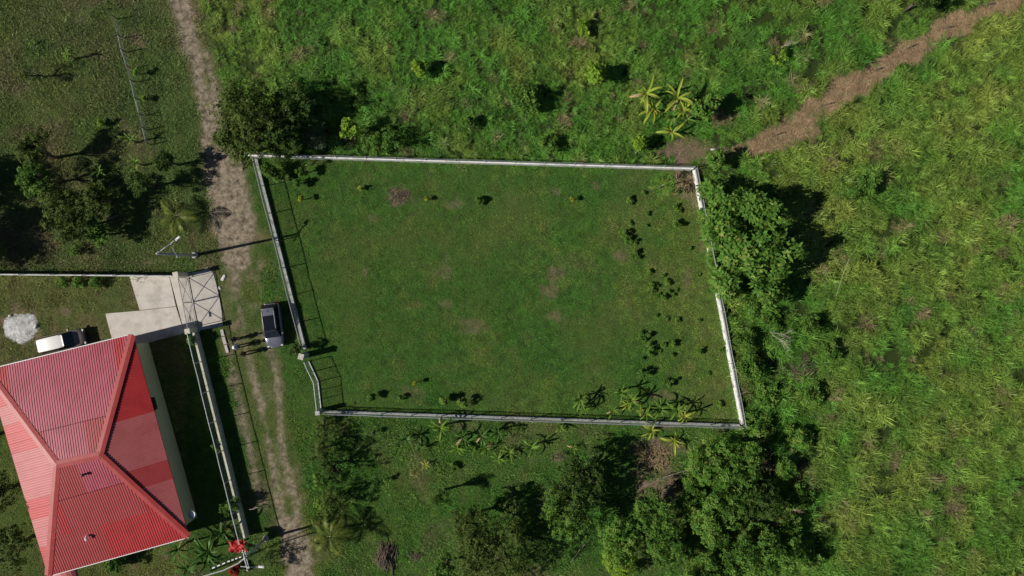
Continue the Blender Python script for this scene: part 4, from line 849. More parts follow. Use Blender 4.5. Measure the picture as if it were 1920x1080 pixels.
TREES = [
 # upper left corner of the lot
 ('tree', 'large dark evergreen tree overhanging the dirt road above the lawn corner', 466, 212, 3.3, 6.0, 'lf_olive', 12, 42, .30, .13),
 ('tree', 'dark evergreen tree right at the upper left corner of the lawn', 452, 268, 2.2, 5.0, 'lf_olive', 9, 34, .28, .12),
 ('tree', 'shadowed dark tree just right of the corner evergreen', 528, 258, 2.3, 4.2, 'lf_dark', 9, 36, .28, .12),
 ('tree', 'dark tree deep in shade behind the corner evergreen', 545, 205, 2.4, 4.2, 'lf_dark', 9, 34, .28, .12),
 ('tree', 'small tree whose crown hangs over the edge of the dirt road', 412, 258, 1.0, 4.6, 'lf_olive', 5, 16, .28, .12),
 ('tree', 'grey green tree in the shade left of the lime bush', 588, 252, 1.4, 2.6, 'lf_grey', 6, 22, .3, .05),
 ('bush', 'round lime yellow bush standing out in the shade above the lawn', 655, 244, .95, 2.9, 'lf_lime', 6, 24, .30, .18),
 ('bush', 'mid green bush with yellow tips close above the white wall', 702, 268, 1.5, 2.2, 'lf_mid', 7, 24, .26, .10),
 ('bush', 'dull green bush right of the one with yellow tips, above the wall', 735, 258, 1.3, 2.4, 'lf_mid', 6, 22, .26, .10),
 # right of the lot
 ('tree', 'leafy bright tree nearest the upper right lawn corner', 1345, 362, 1.6, 3.4, 'lf_bright', 7, 26, .54, .25),
 ('tree', 'broad leaved bright tree leaning over the right white wall', 1362, 428, 2.0, 4.0, 'lf_bright', 9, 30, .60, .27),
 ('tree', 'broad leaved tree at the upper right of the wall thicket', 1437, 400, 1.9, 4.8, 'lf_mid', 8, 28, .60, .27),
 ('tree', 'broad leaved tree with pale yellow shoots in the middle of the wall thicket', 1405, 465, 2.4, 4.6, 'lf_bright', 10, 32, .60, .27),
 ('tree', 'outermost broad leaved tree of the wall thicket, facing the field', 1462, 480, 2.0, 4.8, 'lf_mid', 8, 28, .60, .27),
 ('tree', 'low bright tree at the lower end of the wall thicket', 1368, 527, 1.9, 3.0, 'lf_bright', 8, 28, .54, .24),
 ('tree', 'deep green tree at the lower right end of the wall thicket', 1438, 532, 2.0, 3.6, 'lf_mid', 8, 28, .54, .24),
 ('tree', 'dark tree in the shade at the upper end of the wall thicket', 1395, 378, 1.5, 3.6, 'lf_mid', 7, 24, .54, .25),
 # bottom right thicket
 ('tree', 'bright fine leaved tree just under the lower right lawn corner', 1335, 862, 2.3, 3.4, 'lf_bright', 10, 38, .26, .12),
 ('tree', 'bright tree with yellow tips right of the brown brush', 1402, 862, 2.0, 3.6, 'lf_mid', 9, 34, .26, .12),
 ('tree', 'middle tree of the lower right thicket', 1372, 930, 2.5, 4.0, 'lf_mid', 10, 38, .28, .13),
 ('tree', 'darker tree at the field edge of the lower right thicket', 1438, 945, 2.2, 4.0, 'lf_dark', 9, 34, .28, .13),
 ('tree', 'bright tree at the left edge of the lower right thicket', 1332, 985, 2.1, 3.6, 'lf_bright', 9, 34, .28, .13),
 ('tree', 'dark tree at the bottom edge right of the thicket', 1460, 1040, 2.4, 4.2, 'lf_mid', 9, 34, .28, .13),
 ('tree', 'green tree at the bottom edge in the middle of the thicket', 1395, 1040, 2.2, 3.8, 'lf_mid', 9, 34, .28, .13),
 ('tree', 'tree half cut by the bottom edge left of the thicket', 1318, 1082, 2.2, 3.4, 'lf_mid', 9, 34, .28, .13),
 # bottom middle orchard
 ('tree', 'wide dark mango tree standing alone left of the deep shadow', 930, 1035, 4.0, 6.0, 'lf_olive', 15, 48, .26, .10),
 ('tree', 'smaller dark tree up left of the wide mango', 882, 985, 2.0, 4.6, 'lf_olive', 8, 34, .26, .10),
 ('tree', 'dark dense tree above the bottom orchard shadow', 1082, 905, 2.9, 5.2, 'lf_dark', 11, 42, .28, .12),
 ('tree', 'mid green tree below the dark orchard tree', 1072, 965, 2.7, 4.8, 'lf_mid', 11, 40, .28, .12),
 ('tree', 'light green low tree right of the orchard clearing', 1158, 1010, 2.3, 3.4, 'lf_bright', 9, 36, .28, .12),
 ('tree', 'lime coloured low tree at the bottom edge of the orchard', 1165, 1052, 1.9, 2.6, 'lf_lime', 8, 30, .26, .11),
 ('tree', 'dark green tree between the orchard and the brown brush', 1222, 965, 2.2, 4.2, 'lf_mid', 9, 34, .28, .12),
 ('tree', 'green tree at the bottom edge below the brown brush', 1245, 1035, 2.4, 4.0, 'lf_mid', 9, 36, .28, .12),
 ('tree', 'bottom edge tree with its left side lit, right of the brush pile', 835, 1070, 1.8, 3.6, 'lf_mid', 8, 30, .26, .10),
 ('bush', 'round spiky citrus bush alone in the grass beside its shadow', 829, 934, 1.05, 3.6, 'lf_mid', 7, 26, .26, .06),
 # hedge between the road and the lower plot
 ('bush', 'topmost dark bush of the hedge under the lawn gate', 606, 800, 1.5, 2.0, 'lf_olive', 7, 26, .2, .09),
 ('bush', 'dark bush second from the top of the roadside hedge', 604, 845, 1.4, 2.4, 'lf_olive', 7, 26, .2, .09),
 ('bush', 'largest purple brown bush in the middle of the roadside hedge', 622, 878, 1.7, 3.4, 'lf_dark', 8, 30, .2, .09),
 ('bush', 'yellowish bush in the lower half of the roadside hedge', 600, 905, 1.2, 1.8, 'lf_bright', 6, 24, .2, .09),
 ('bush', 'dark green bush just above the coconut palm', 625, 938, 1.5, 2.8, 'lf_olive', 7, 26, .2, .09),
 ('bush', 'lime bush left beside the road above the coconut palm', 606, 950, .9, 1.6, 'lf_lime', 5, 18, .2, .09),
 ('bush', 'low dark bush touching the palm fronds from above', 596, 968, 1.0, 1.4, 'lf_dark', 5, 20, .2, .09),
 # upper left plot
 ('tree', 'bright green tree at the left of the upper left thicket', 62, 335, 1.7, 4.2, 'lf_mid', 8, 30, .26, .12),
 ('tree', 'dark tree at the top of the upper left thicket near the photo edge', 62, 282, 1.9, 4.6, 'lf_olive', 8, 30, .26, .12),
 ('tree', 'olive tree in the middle of the upper left thicket', 112, 375, 2.1, 4.6, 'lf_olive', 9, 30, .26, .12),
 ('tree', 'dark tree at the lower side of the upper left thicket', 130, 418, 2.0, 4.2, 'lf_olive', 9, 30, .26, .12),
 ('tree', 'small leafy tree at the lower right tip of the thicket', 185, 436, 1.2, 3.0, 'lf_mid', 6, 22, .26, .12),
 ('tree', 'sparse tree right of the upper left thicket, deep in shade', 178, 372, 1.8, 4.0, 'lf_olive', 8, 24, .26, .12),
 ('tree', 'sparse dark tree above the coconut palm by the dirt road', 262, 342, 1.6, 3.8, 'lf_dark', 7, 22, .26, .12),
 ('tree', 'small tree between banana plants and the dirt road', 312, 300, 1.2, 3.2, 'lf_dark', 6, 20, .26, .12),
 ('tree', 'tall tree beyond the left edge shading the upper left plot', -142, 352, 3.4, 6.0, 'lf_olive', 15, 80, .28, .12),
 ('tree', 'tall tree beyond the left edge shading the thin white wall', -140, 462, 3.2, 6.0, 'lf_olive', 15, 80, .28, .12),
 ('bush', 'sparse grey bush with twiggy crown near the left photo edge', 62, 135, 1.3, 2.6, 'lf_olive', 6, 14, .2, .07),
 ('bush', 'small round bush on the grass above the thin white wall', 144, 468, .6, 1.0, 'lf_mid', 5, 16, .18, .08),
 # yard and bottom left
 ('bush', 'dark hedge bush left part under the thin white wall', 118, 528, .8, 1.1, 'lf_mid', 5, 22, .2, .09),
 ('bush', 'lime hedge bush under the thin white wall', 146, 530, .7, 1.2, 'lf_bright', 5, 22, .2, .09),
 ('bush', 'green hedge bush under the wall nearest the driveway', 180, 528, .9, 1.2, 'lf_mid', 5, 22, .2, .09),
 ('tree', 'dark tree left of the house at the bottom edge', 14, 1030, 2.2, 4.6, 'lf_olive', 9, 34, .26, .12),
 ('tree', 'dark tree left of the house beyond the photo edge', -25, 930, 2.6, 5.0, 'lf_olive', 9, 34, .26, .12),
 ('tree', 'tree beyond the left edge shading the house side lawn', -60, 830, 2.2, 5.0, 'lf_olive', 9, 34, .26, .12),
 ('bush', 'leafy green bush below the red roof eave', 214, 1058, 1.1, 2.0, 'lf_mid', 6, 24, .24, .11),
 ('bush', 'small bush in the shaded passage beside the wall, upper one', 402, 840, .7, 1.6, 'lf_mid', 5, 18, .2, .09),
 ('bush', 'tall shrub in the shaded passage beside the wall, lower one', 434, 950, 1.0, 2.2, 'lf_mid', 6, 22, .22, .09),
 ('bush', 'tangled dark bush at the foot of the lower utility pole', 510, 1048, 1.4, 1.6, 'lf_olive', 6, 24, .2, .08),
 ('bush', 'red leaved bush at the bottom edge left of the pole', 440, 1068, .6, 1.2, 'lf_red', 5, 20, .24, .11),
 ('bush', 'green bush between the yard wall and the mesh near the gate', 358, 640, .5, 1.6, 'lf_mid', 5, 16, .2, .09),
 # field shrubs
 ('bush', 'lime shrub alone in the upper field', 787, 128, .8, 2.0, 'lf_lime', 6, 20, .34, .16),
 ('bush', 'bright lime shrub left of the yellow banana clump', 1115, 135, 1.1, 2.4, 'lf_lime', 7, 22, .40, .20),
 ('bush', 'dark broad leaved bush with pale flower heads in the upper field', 990, 185, 1.9, 2.4, 'lf_mid', 9, 30, .34, .16),
 ('bush', 'lime green vine covered bush right of the banana clump', 1322, 205, 1.2, 3.0, 'lf_bright', 7, 26, .34, .18),
 ('bush', 'upper part vine bush leaning towards the clearing', 1338, 190, .8, 3.0, 'lf_bright', 5, 20, .34, .18),
 ('bush', 'small bright shrub near the upper edge of the photo', 1095, 52, .7, 1.6, 'lf_lime', 5, 16, .34, .16),
 ('bush', 'green shrub close above the wall in the upper field', 1030, 268, 1.1, 1.6, 'lf_bright', 6, 24, .26, .10),
 ('bush', 'pale bush beside the white stake above the wall', 1200, 268, .7, 1.8, 'lf_lime', 5, 16, .34, .16),
 ('bush', 'small green shrub left of the flower headed bush', 880, 228, .8, 1.6, 'lf_mid', 5, 20, .3, .14),
 ('bush', 'leafy bush growing in the right field near the lawn corner', 1628, 350, 1.3, 1.8, 'lf_mid', 7, 26, .34, .16),
 ('bush', 'lime shrub at the upper right corner of the lawn outside the wall', 1340, 300, 1.0, 2.4, 'lf_bright', 6, 24, .36, .18),
 ('bush', 'small yellowish shrub at the upper edge of the cleared strip', 1462, 105, .8, 1.4, 'lf_lime', 5, 14, .24, .10),
 ('tree', 'dark tree crown cut by the top edge of the photo', 1735, -8, 1.3, 4.0, 'lf_dark', 6, 26, .28, .12),
 ('bush', 'dark leafy shrub with big leaves inside the upper left lawn corner', 510, 318, 1.2, 1.9, 'lf_mid', 7, 30, .32, .12),
 ('bush', 'small round shrub right of the big leaved corner shrub', 566, 322, .5, 1.5, 'lf_mid', 5, 20, .2, .1),
 ('bush', 'lower small shrub right of the big leaved corner shrub', 556, 342, .45, 1.2, 'lf_mid', 5, 20, .2, .1),
 ('bush', 'dark shrub on the verge beside the fence pillar', 555, 655, .7, 1.9, 'lf_dark', 5, 20, .2, .09),
]
for i, (nm, lb, px_, py_, R_, ht, lf, lobes, per, L_, Wd) in enumerate(TREES):
    tree('leafy_tree' if nm == 'tree' else 'bush', lb, nm, px_, py_, R_, ht, lf, lobes, per, 7, L_, Wd, 300 + i, flat=0.75 if nm == 'tree' else min(1.0, ht * .5 / R_))

ORD = ('first', 'second', 'third', 'fourth', 'fifth', 'sixth', 'seventh', 'eighth', 'ninth', 'tenth', 'eleventh', 'twelfth', 'thirteenth', 'fourteenth')
for q, (lst, txt, gp) in enumerate((
    ([(1418, 570), (1450, 600), (1400, 640), (1520, 610), (1412, 690), (1560, 660), (1440, 740), (1530, 740), (1420, 800), (1500, 820)], 'low green bush in the field beside the right wall, %s from the top', 'low bushes in the field beside the right wall'),
    ([(1300, 905), (1405, 905), (1480, 880), (1305, 940), (1500, 930), (1350, 1015), (1485, 990), (1420, 1000), (1295, 1030), (1360, 1075), (1520, 1050), (1430, 1080)], 'low scrub bush filling the lower right thicket, %s from the top', 'low scrub bushes in the lower right thicket'))):
    for i, (px_, py_) in enumerate(sorted(lst, key=lambda a: a[1])):
        rr = random.Random(i * 7 + q); R_ = rr.uniform(1.0, 1.6)
        tree('bush', txt % ORD[i], 'bush', px_, py_, R_, rr.uniform(1.3, 2.0), rr.choice(['lf_mid', 'lf_bright', 'lf_mid']), 8, 26, 7, rr.choice([.26, .34]), .12, 2000 + q * 50 + i, flat=.5, group=gp)
# lawn shrubs and seedlings
SHR = [
 ('dark green shrub, leftmost of the row along the lower fence', 697, 744, .42, 1.3, 'lf_bright'), ('small pale shrub, second in the row along the lower fence', 750, 746, .33, .9, 'lf_bright'),
 ('round green shrub, third in the row along the lower fence', 833, 752, .55, 1.5, 'lf_bright'), ('largest round shrub of the row along the lower fence', 868, 757, .65, 1.6, 'lf_bright'),
 ('thin yellow seedling above the shrub row on the lawn', 778, 719, .16, 1.3, 'lf_yellow'), ('yellow green sapling near the upper left lawn corner', 565, 372, .28, 1.6, 'lf_yellow'),
 ('yellow green sapling left of the bare brown patch', 675, 353, .2, .9, 'lf_yellow'), ('tiny yellow sapling right of the bare brown patch', 800, 373, .2, 1.0, 'lf_yellow'),
 ('dark round shrub in the upper middle of the lawn', 898, 377, .4, .9, 'lf_mid'), ('yellow sapling in the upper right of the lawn', 1073, 374, .22, 1.2, 'lf_yellow'),
 ('small green shrub left of the papaya', 1183, 377, .4, .7, 'lf_bright'), ('green shrub, upper one of the pair at the lawn right side', 1170, 437, .5, 1.1, 'lf_bright'),
 ('green shrub with brown tip, lower one of the pair', 1177, 450, .45, .9, 'lf_bright'), ('dark low shrub under the pair of green shrubs', 1190, 478, .45, .6, 'lf_mid'),
 ('shrub with forked shadow near the right wall', 1270, 420, .5, 1.0, 'lf_bright'), ('low weedy shrub in the weed patch by the right wall', 1222, 538, .6, .6, 'lf_bright'),
 ('small weed at the top of the weed patch', 1218, 510, .3, .4, 'lf_bright'), ('weed right in the weed patch', 1252, 530, .35, .5, 'lf_bright'), ('pale weed below the weed patch', 1245, 556, .35, .6, 'lf_bright'),
 ('tiny yellow weed below the weed patch', 1270, 600, .22, .4, 'lf_bright'), ('leafy low shrub, upper of two above the banana row', 1208, 633, .6, .8, 'lf_bright'), ('wide low shrub, lower of two above the banana row', 1218, 656, .6, .8, 'lf_bright'),
 ('small weed right of the two low shrubs', 1245, 648, .3, .6, 'lf_bright'), ('small pale weed near the right wall below the middle', 1262, 646, .3, .6, 'lf_bright'), ('weed by the right wall towards the bottom', 1312, 660, .3, .6, 'lf_bright'),
 ('round dark shrub above the banana row', 1203, 700, .5, 1.2, 'lf_mid'), ('dark low shrub right above the banana row', 1255, 718, .5, .8, 'lf_mid'), ('lone weed at the right wall in the lawn', 1352, 657, .25, .5, 'lf_bright'),
 ('bright weed beside the wall below the brown corner', 1268, 388, .3, .5, 'lf_bright'), ('tiny weed below the papaya', 1208, 361, .2, .3, 'lf_bright'), ('weed at the wall near the lower right corner', 1350, 758, .3, .5, 'lf_bright'),
 ('small weed above the shrub with forked shadow', 1275, 395, .25, .4, 'lf_bright'), ('thin young tree casting a slim shadow in the lower plot', 974, 916, .25, 1.8, 'lf_bright'), ('leaf sprout on the lower plot left of the citrus bush', 725, 900, .3, 1.2, 'lf_bright'),
 ('seedling with slim shadow under the lower fence', 700, 812, .2, 1.4, 'lf_grey'), ('low shrub at the edge of the bottom orchard', 853, 874, .4, .7, 'lf_bright'),
 ('yellow seedling in the upper left plot near the rail fence', 256, 135, .35, 1.5, 'lf_lime'), ('small yellow seedling left of the rail fence', 190, 229, .45, 1.2, 'lf_lime'), ('small yellow plant right of the rail fence', 270, 184, .3, 1.2, 'lf_lime'),
]
for i, (lb, px_, py_, R_, ht, lf) in enumerate(SHR):
    big = R_ > .35; shrub('shrub' if big else 'seedling', lb, 'shrub' if big else 'seedling', px_, py_, R_, ht, lf, 900 + i, 22 if big else 12, 6, .16 if big else .13, .08)
# shoots growing along and over the right white wall
r = random.Random(12)
WV = [(1321, 404), (1327, 438), (1332, 478), (1337, 508), (1343, 522), (1340, 538), (1344, 540), (1318, 398), (1316, 412), (1324, 424), (1330, 456), (1334, 470), (1333, 486), (1336, 500), (1340, 512), (1338, 528)]
for i, (px_, py_) in enumerate(sorted(WV, key=lambda q: q[1])):
    shrub('creeper', 'leafy creeper shoot over the right white wall, %s from the top' % ('first', 'second', 'third', 'fourth', 'fifth', 'sixth', 'seventh', 'eighth', 'ninth', 'tenth', 'eleventh', 'twelfth', 'thirteenth', 'fourteenth', 'fifteenth', 'sixteenth')[i], 'creeper', px_ + 4, py_, .55, 1.7, 'lf_bright', 1200 + i, 20, 6, .3, .14, group='creepers hanging over the right wall')
for i in range(26):   # low weeds scattered through the right side of the lawn
    px_, py_ = r.uniform(1180, 1330), r.uniform(400, 700)
    shrub('weed', 'tiny weed tuft on the right side of the lawn', 'weed', px_, py_, r.uniform(.12, .26), r.uniform(.2, .4), r.choice(['lf_mid', 'lf_bright', 'lf_mid']), 1300 + i, 8, 5, .12, .07, group='tiny weeds on the right side of the lawn')

# banana plants: stem and large single leaves
def banana_leaf(seed, m_, n=7):
    r = random.Random(seed); L_ = 1.0; w0 = r.uniform(.13, .18); mb = MB(); el = r.uniform(.6, 1.3); dr = r.uniform(1.3, 2.9); p = Vector((0, 0, 0)); rows = []
    for i in range(n + 1):
        f = i / n; w = w0 * (math.sin(math.pi * min(1, .08 + f * .92)) ** .6) * (0.12 if i == 0 else 1) * (.35 if i == n else 1)
        d = Vector((math.cos(el), 0, math.sin(el))); up = Vector((-math.sin(el), 0, math.cos(el)))
        jl, jr = 1 + r.uniform(-.18, .1), 1 + r.uniform(-.18, .1)
        rows.append([p + Vector((0, w * jl * .5, 0)) + up * w * .16, p + Vector((0, .012, 0)), p - Vector((0, w * jr * .5, 0)) + up * w * .16])
        p = p + d * L_ / n; el -= dr / n
    vs_ = [v for q in rows for v in q]; fs = []
    for i in range(n):
        a = 3 * i; fs += [(a, a + 1, a + 4, a + 3), (a + 1, a + 2, a + 5, a + 4)]
    mb.add(vs_, fs); return mb.mesh('banana_leaf', m_)
BL = {k: [banana_leaf(40 + i, M[k]) for i in range(6)] for k in ('banana', 'banana_y', 'banana_d')}
BL['dead'] = [banana_leaf(90 + i, M['straw']) for i in range(3)]
def banana_stem(h_):
    mb = MB(); mb.tube([(0, 0, -.05), (0, 0, h_ * .5), (.02, 0, h_)], [.13, .10, .07], 8); return mb.mesh('stem', M['bstem'], True)
BS = {q: banana_stem(q) for q in (.5, .9, 1.4, 2.0)}
def banana(label, px_, py_, st, Lf, kind, seed, nl=8, group=None, name='banana_plant'):
    r = random.Random(seed); nl += 2; c = P(px_, py_, st + .3 * Lf); t = thing(name, label, 'banana plant', (c.x, c.y, 0), r.uniform(0, 6.28), group)
    link('stem', BS[st], t)
    for i in range(nl):
        s_ = Lf * .88 * r.uniform(.55, 1.2)
        link('leaf', r.choice(BL['dead' if i == nl - 1 and seed % 2 else kind]), t, (0, 0, st - .05 * i * .5), (r.uniform(-.25, .25), r.uniform(-.2, .25), i * 2.4 + r.uniform(-.3, .3)), (s_, s_ * r.uniform(.8, 1.1), s_))
BAN = [
 ('banana plant at the left end of the banana row inside the lawn', 1088, 750, 1.4, 1.5, 'banana', 9), ('smaller banana plant under the left end one inside the lawn', 1086, 766, .9, 1.2, 'banana_d', 8), ('banana sprout right beside the left end one', 1098, 770, .9, 1.0, 'banana', 7),
 ('small banana plant standing alone between the left end and the middle', 1150, 773, .9, 1.2, 'banana', 8), ('upper left banana plant in the middle of the lawn row', 1165, 737, 1.4, 1.3, 'banana', 8), ('banana plant just right below the upper middle one', 1186, 752, 1.4, 1.5, 'banana', 9), ('banana plant with long shadow in the middle of the lawn row', 1178, 760, .9, 1.0, 'banana_y', 7),
 ('dull banana plant close to the lower fence, right of middle', 1212, 776, .9, 1.4, 'banana', 8), ('banana plant with upright leaves right of the dull one', 1240, 768, 1.4, 1.5, 'banana', 9), ('banana plant second from the right in the lawn row', 1271, 769, 1.4, 1.4, 'banana', 8), ('yellowish banana plant at the right end of the lawn row', 1285, 782, 1.4, 1.4, 'banana_y', 8), ('yellow banana leaf bunch low between two lawn bananas', 1202, 772, .5, .9, 'banana_y', 6),
 ('leftmost banana plant under the lower fence with thin leaves', 760, 825, .9, 1.7, 'banana_d', 9), ('second banana plant from the left under the lower fence', 825, 805, 1.4, 1.8, 'banana', 10), ('small banana plant left beside the orchard grass, under the second', 788, 842, .5, 1.2, 'banana_d', 7), ('banana plant third from left under the lower fence', 866, 822, .9, 1.4, 'banana_d', 8),
 ('drooping banana plant below the third one', 857, 843, .9, 1.4, 'banana', 8), ('dark banana plant in the middle under the lower fence', 902, 820, 1.4, 1.4, 'banana_d', 9), ('banana plant right of the middle under the lower fence', 934, 812, 1.4, 1.4, 'banana_d', 8), ('bright banana plant below the dark middle one', 911, 842, .9, 1.3, 'banana', 8), ('banana sprout between two larger ones under the fence', 886, 844, .5, .9, 'banana', 6),
 ('banana plant lowest in the group under the fence', 933, 862, .5, 1.4, 'banana', 7), ('slanting banana plant right of the lowest one', 955, 850, .5, 1.4, 'banana', 7), ('bright banana plant at the right end of the group under the fence', 995, 840, .9, 1.5, 'banana', 8), ('banana plant close under the fence right of the group', 1050, 801, .5, 1.1, 'banana', 7), ('small banana by the red brown soil right of the group', 1076, 840, .5, .9, 'banana', 6),
 ('yellow banana plant on the brown soil under the fence', 1224, 808, .5, 1.5, 'banana_y', 9), ('withered yellow banana plant on the brown brush', 1266, 828, .5, 1.6, 'banana_y', 7), ('yellow banana sprout beside the bare spot in the lower plot', 797, 872, .5, .9, 'banana_y', 6),
 ('tall yellow banana plant, upper left of the field clump', 1214, 172, 2.0, 2.2, 'banana_y', 9), ('yellow banana plant, lower left of the field clump', 1226, 202, 1.4, 1.9, 'banana_y', 9), ('tall yellow banana plant, upper right of the field clump', 1273, 180, 2.0, 2.3, 'banana_y', 9), ('yellow banana plant, right of the field clump', 1284, 202, 1.4, 2.0, 'banana_y', 9), ('green banana plant inside the field clump', 1262, 215, 1.4, 1.4, 'banana', 8), ('lowest banana plant of the field clump beside the soil', 1262, 246, .9, 1.7, 'banana_y', 8), ('green banana plant at the right lower side of the field clump', 1290, 222, .9, 1.2, 'banana', 7),
 ('bright banana plant with long shadow in the upper left plot', 121, 99, 1.4, 1.2, 'banana', 9), ('small banana sprout left of the bright one in the upper left plot', 57, 76, .5, .8, 'banana', 6), ('bright banana plant at the lower end of the rail fence', 238, 260, 1.4, 1.2, 'banana', 9), ('banana plant right below the lower end of the rail fence', 251, 304, 1.4, 1.3, 'banana', 8), ('banana plant left of the pair near the rail fence end', 182, 320, .9, 1.2, 'banana', 8),
 ('large dark banana plant under the lower right corner of the roof', 328, 1035, 2.0, 2.2, 'banana_d', 9), ('large dark banana plant left of the yard wall at the bottom', 385, 1040, 1.4, 2.4, 'banana_d', 9), ('dark banana plant in the shade beside the red sheet', 412, 1002, 1.4, 1.8, 'banana_d', 8), ('banana plant cut by the bottom edge left of the cables', 345, 1072, .9, 2.0, 'banana_d', 8),
]
for i, (lb, px_, py_, st, Lf, kd, nl) in enumerate(BAN): banana(lb, px_, py_, st, Lf, kd, 500 + i, nl)
# papaya: ring of long stalked leaves
pp = P(1244, 346, 1.8); t = thing('papaya_tree', 'papaya tree with star of long leaf stalks at the upper right lawn corner', 'papaya tree', (pp.x, pp.y, 0))
mb = MB(); mb.tube([(0, 0, -.05), (0, 0, 1.0), (0, 0, 1.9)], [.09, .07, .05], 8); mb.build('trunk', M['pale_bark'], t, True)
rr = np.random.default_rng(3)
for i in range(12):
    a = i * 2.4; ln = rr.uniform(.75, 1.1); e = Vector((math.cos(a) * ln, math.sin(a) * ln, 1.9 + rr.uniform(-.25, .35)))
    mb = MB(); mb.tube([(0, 0, 1.85), e * .5 + Vector((0, 0, 1.05)), e], .022, 5); st_ = mb.build('leaf_stalk', M['lf_lime'], t)
    V, F = rosettes(np.array([list(e)]), np.array([[0, 0, 1.0]]), 9, .42, .17, rr, -.25, .1); link('leaf', np_mesh('leaf', V, F, M['lf_bright']), st_)
# coconut palms
def frond(seed, m_=None):
    r = np.random.default_rng(seed); n = 22; el = r.uniform(.35, .95); dr = r.uniform(1.1, 1.9); p = np.zeros(3); pts = []; V = []; F = []
    for i in range(n + 1):
        pts.append(p.copy()); d = np.array([math.cos(el), 0, math.sin(el)])
        if i > 2:
            f = i / n; ll = .62 * math.sin(math.pi * min(1, .12 + f * .80)) + .06
            for s_ in (-1, 1):
                for q in (0, .5):
                    dd = np.array([math.cos(el) * .55, s_ * .8, math.sin(el) * .55 - .35]); dd /= np.linalg.norm(dd); b0 = p + d * q / n; tip = b0 + dd * ll * r.uniform(.8, 1.1) + np.array([0, 0, -.12 * ll]); w = d * .028; md = (b0 + tip) / 2 + np.array([0, 0, .03])
                    o = len(V); V += [b0, md + w, tip, md - w]; F.append((o, o + 1, o + 2, o + 3))
        p = p + d / n * 1.0 * 2.0; el -= dr / n
    mb = MB(); mb.tube(pts, [.035 * (1 - .8 * i / n) for i in range(n + 1)], 5); mb.add(V, F); return mb.mesh('frond', M['palm'])
FR = [frond(60 + i) for i in range(5)]
def palm(label, px_, py_, h_, sc, seed, n=14):
    r = random.Random(seed); c = P(px_, py_, h_); t = thing('coconut_palm', label, 'palm', (c.x, c.y, 0), r.uniform(0, 6))
    mb = MB(); mb.tube([(0, 0, -.1), (.05, .02, h_ * .5), (0, 0, h_ + .1)], [.2, .14, .11], 9); mb.build('trunk', M['pale_bark'], t, True)
    for i in range(n):
        s_ = sc * r.uniform(.8, 1.1); link('frond', r.choice(FR), t, (0, 0, h_), (r.uniform(-.15, .15), r.uniform(-.35, .25), i * 2.4 + r.uniform(-.2, .2)), s_)
palm('coconut palm beside the dirt road at the bottom of the photo', 620, 1006, 1.9, 1.2, 4, 11)
palm('young coconut palm left of the dirt road near the utility pole', 333, 404, 1.55, 1.1, 9, 7)

# ------------------------------------------------------------------ heaps, brush, stones, litter
hp = P(40, 615); t = thing('gravel_heap', 'flat heap of white gravel in the yard near the left edge', 'gravel')
bm = bmesh.new(); bmesh.ops.create_grid(bm, x_segments=30, y_segments=30, size=1.0); rr = np.random.default_rng(5)
for v in bm.verts:
    d = math.hypot(v.co.x, v.co.y); a = math.atan2(v.co.y, v.co.x); e = .80 + .09 * math.sin(a * 2 + 1) + .05 * math.sin(a * 3) + .16 * (float(vnoise(math.cos(a) * 2 + 9, math.sin(a) * 2 + 9, 1, 6, 3)) - .5)
    h_ = max(0, 1 - (d / e) ** 2); v.co.z = .2 * h_ ** 1.1 * (1 + .35 * float(vnoise(v.co.x * 3, v.co.y * 3, 1, 3, 3)) - .1) + (float(vnoise(v.co.x * 9, v.co.y * 9, 1, 5, 2)) - .5) * .07 - .04 - (0.2 if h_ == 0 else 0)
    v.co.x *= 2.3; v.co.y *= 2.2
me = bpy.data.meshes.new('heap'); bm.to_mesh(me); bm.free(); me.materials.append(M['gravel']); link('heap', me, t, (hp.x, hp.y, 0))
def rock(sz, seed):
    r = random.Random(seed); bm = bmesh.new(); bmesh.ops.create_icosphere(bm, subdivisions=2, radius=1)
    for v in bm.verts: v.co *= 1 + r.uniform(-.16, .16)
    for v in bm.verts: v.co = Vector((v.co.x * sz[0], v.co.y * sz[1], max(v.co.z, -.4) * sz[2]))
    me = bpy.data.meshes.new('stone'); bm.to_mesh(me); bm.free(); me.materials.append(M['stone']); return me
for (lb, px_, py_, sz, rz) in (('white boulder at the upper side of the gravel heap', 19, 592, (.2, .16, .16), 0), ('white boulder at the right side of the gravel heap', 68, 612, (.3, .2, .22), 1), ('pale flat stone on the grassy road by the driveway', 419, 521, (.2, .38, .1), -.6),
    ('white block lying on the brown soil near the upper right lawn corner', 1337, 280, (.26, .1, .12), .1), ('pale stone beside the driveway end', 412, 540, (.12, .2, .08), .5)):
    tag(link('stone', rock(sz, int(px_)), None, P(px_, py_, .04), (0, 0, rz)), lb, 'stone')
def sticks(name, label, cat, px_, py_, n, ln, spread, h_, m_, seed, ang=None, rad=.03):
    r = random.Random(seed); c = P(px_, py_); t = thing(name, label, cat, c)
    for i in range(n):
        a = (ang if ang is not None else r.uniform(0, 3.14)) + r.gauss(0, .3); q = Vector((r.gauss(0, spread[0]), r.gauss(0, spread[1]), 0)); k = math.exp(-(q.x / spread[0]) ** 2 / 2 - (q.y / spread[1]) ** 2 / 2); l2 = ln * r.uniform(.5, 1.1) / 2
        z = .04 + h_ * k * r.uniform(.3, 1); d = Vector((math.cos(a), math.sin(a), r.uniform(-.12, .12))) * l2; b_ = Vector((r.uniform(-.08, .08), r.uniform(-.08, .08), .04))
        A, B = q - d + Vector((0, 0, z)), q + d + Vector((0, 0, z)); A.z = max(A.z, .02); B.z = max(B.z, .02)
        mb = MB(); mb.tube([A, (A + B) / 2 + b_, B], [rad * r.uniform(.7, 1.2), rad, rad * .4], 5); mb.build('stick', M[m_], t)
    return t
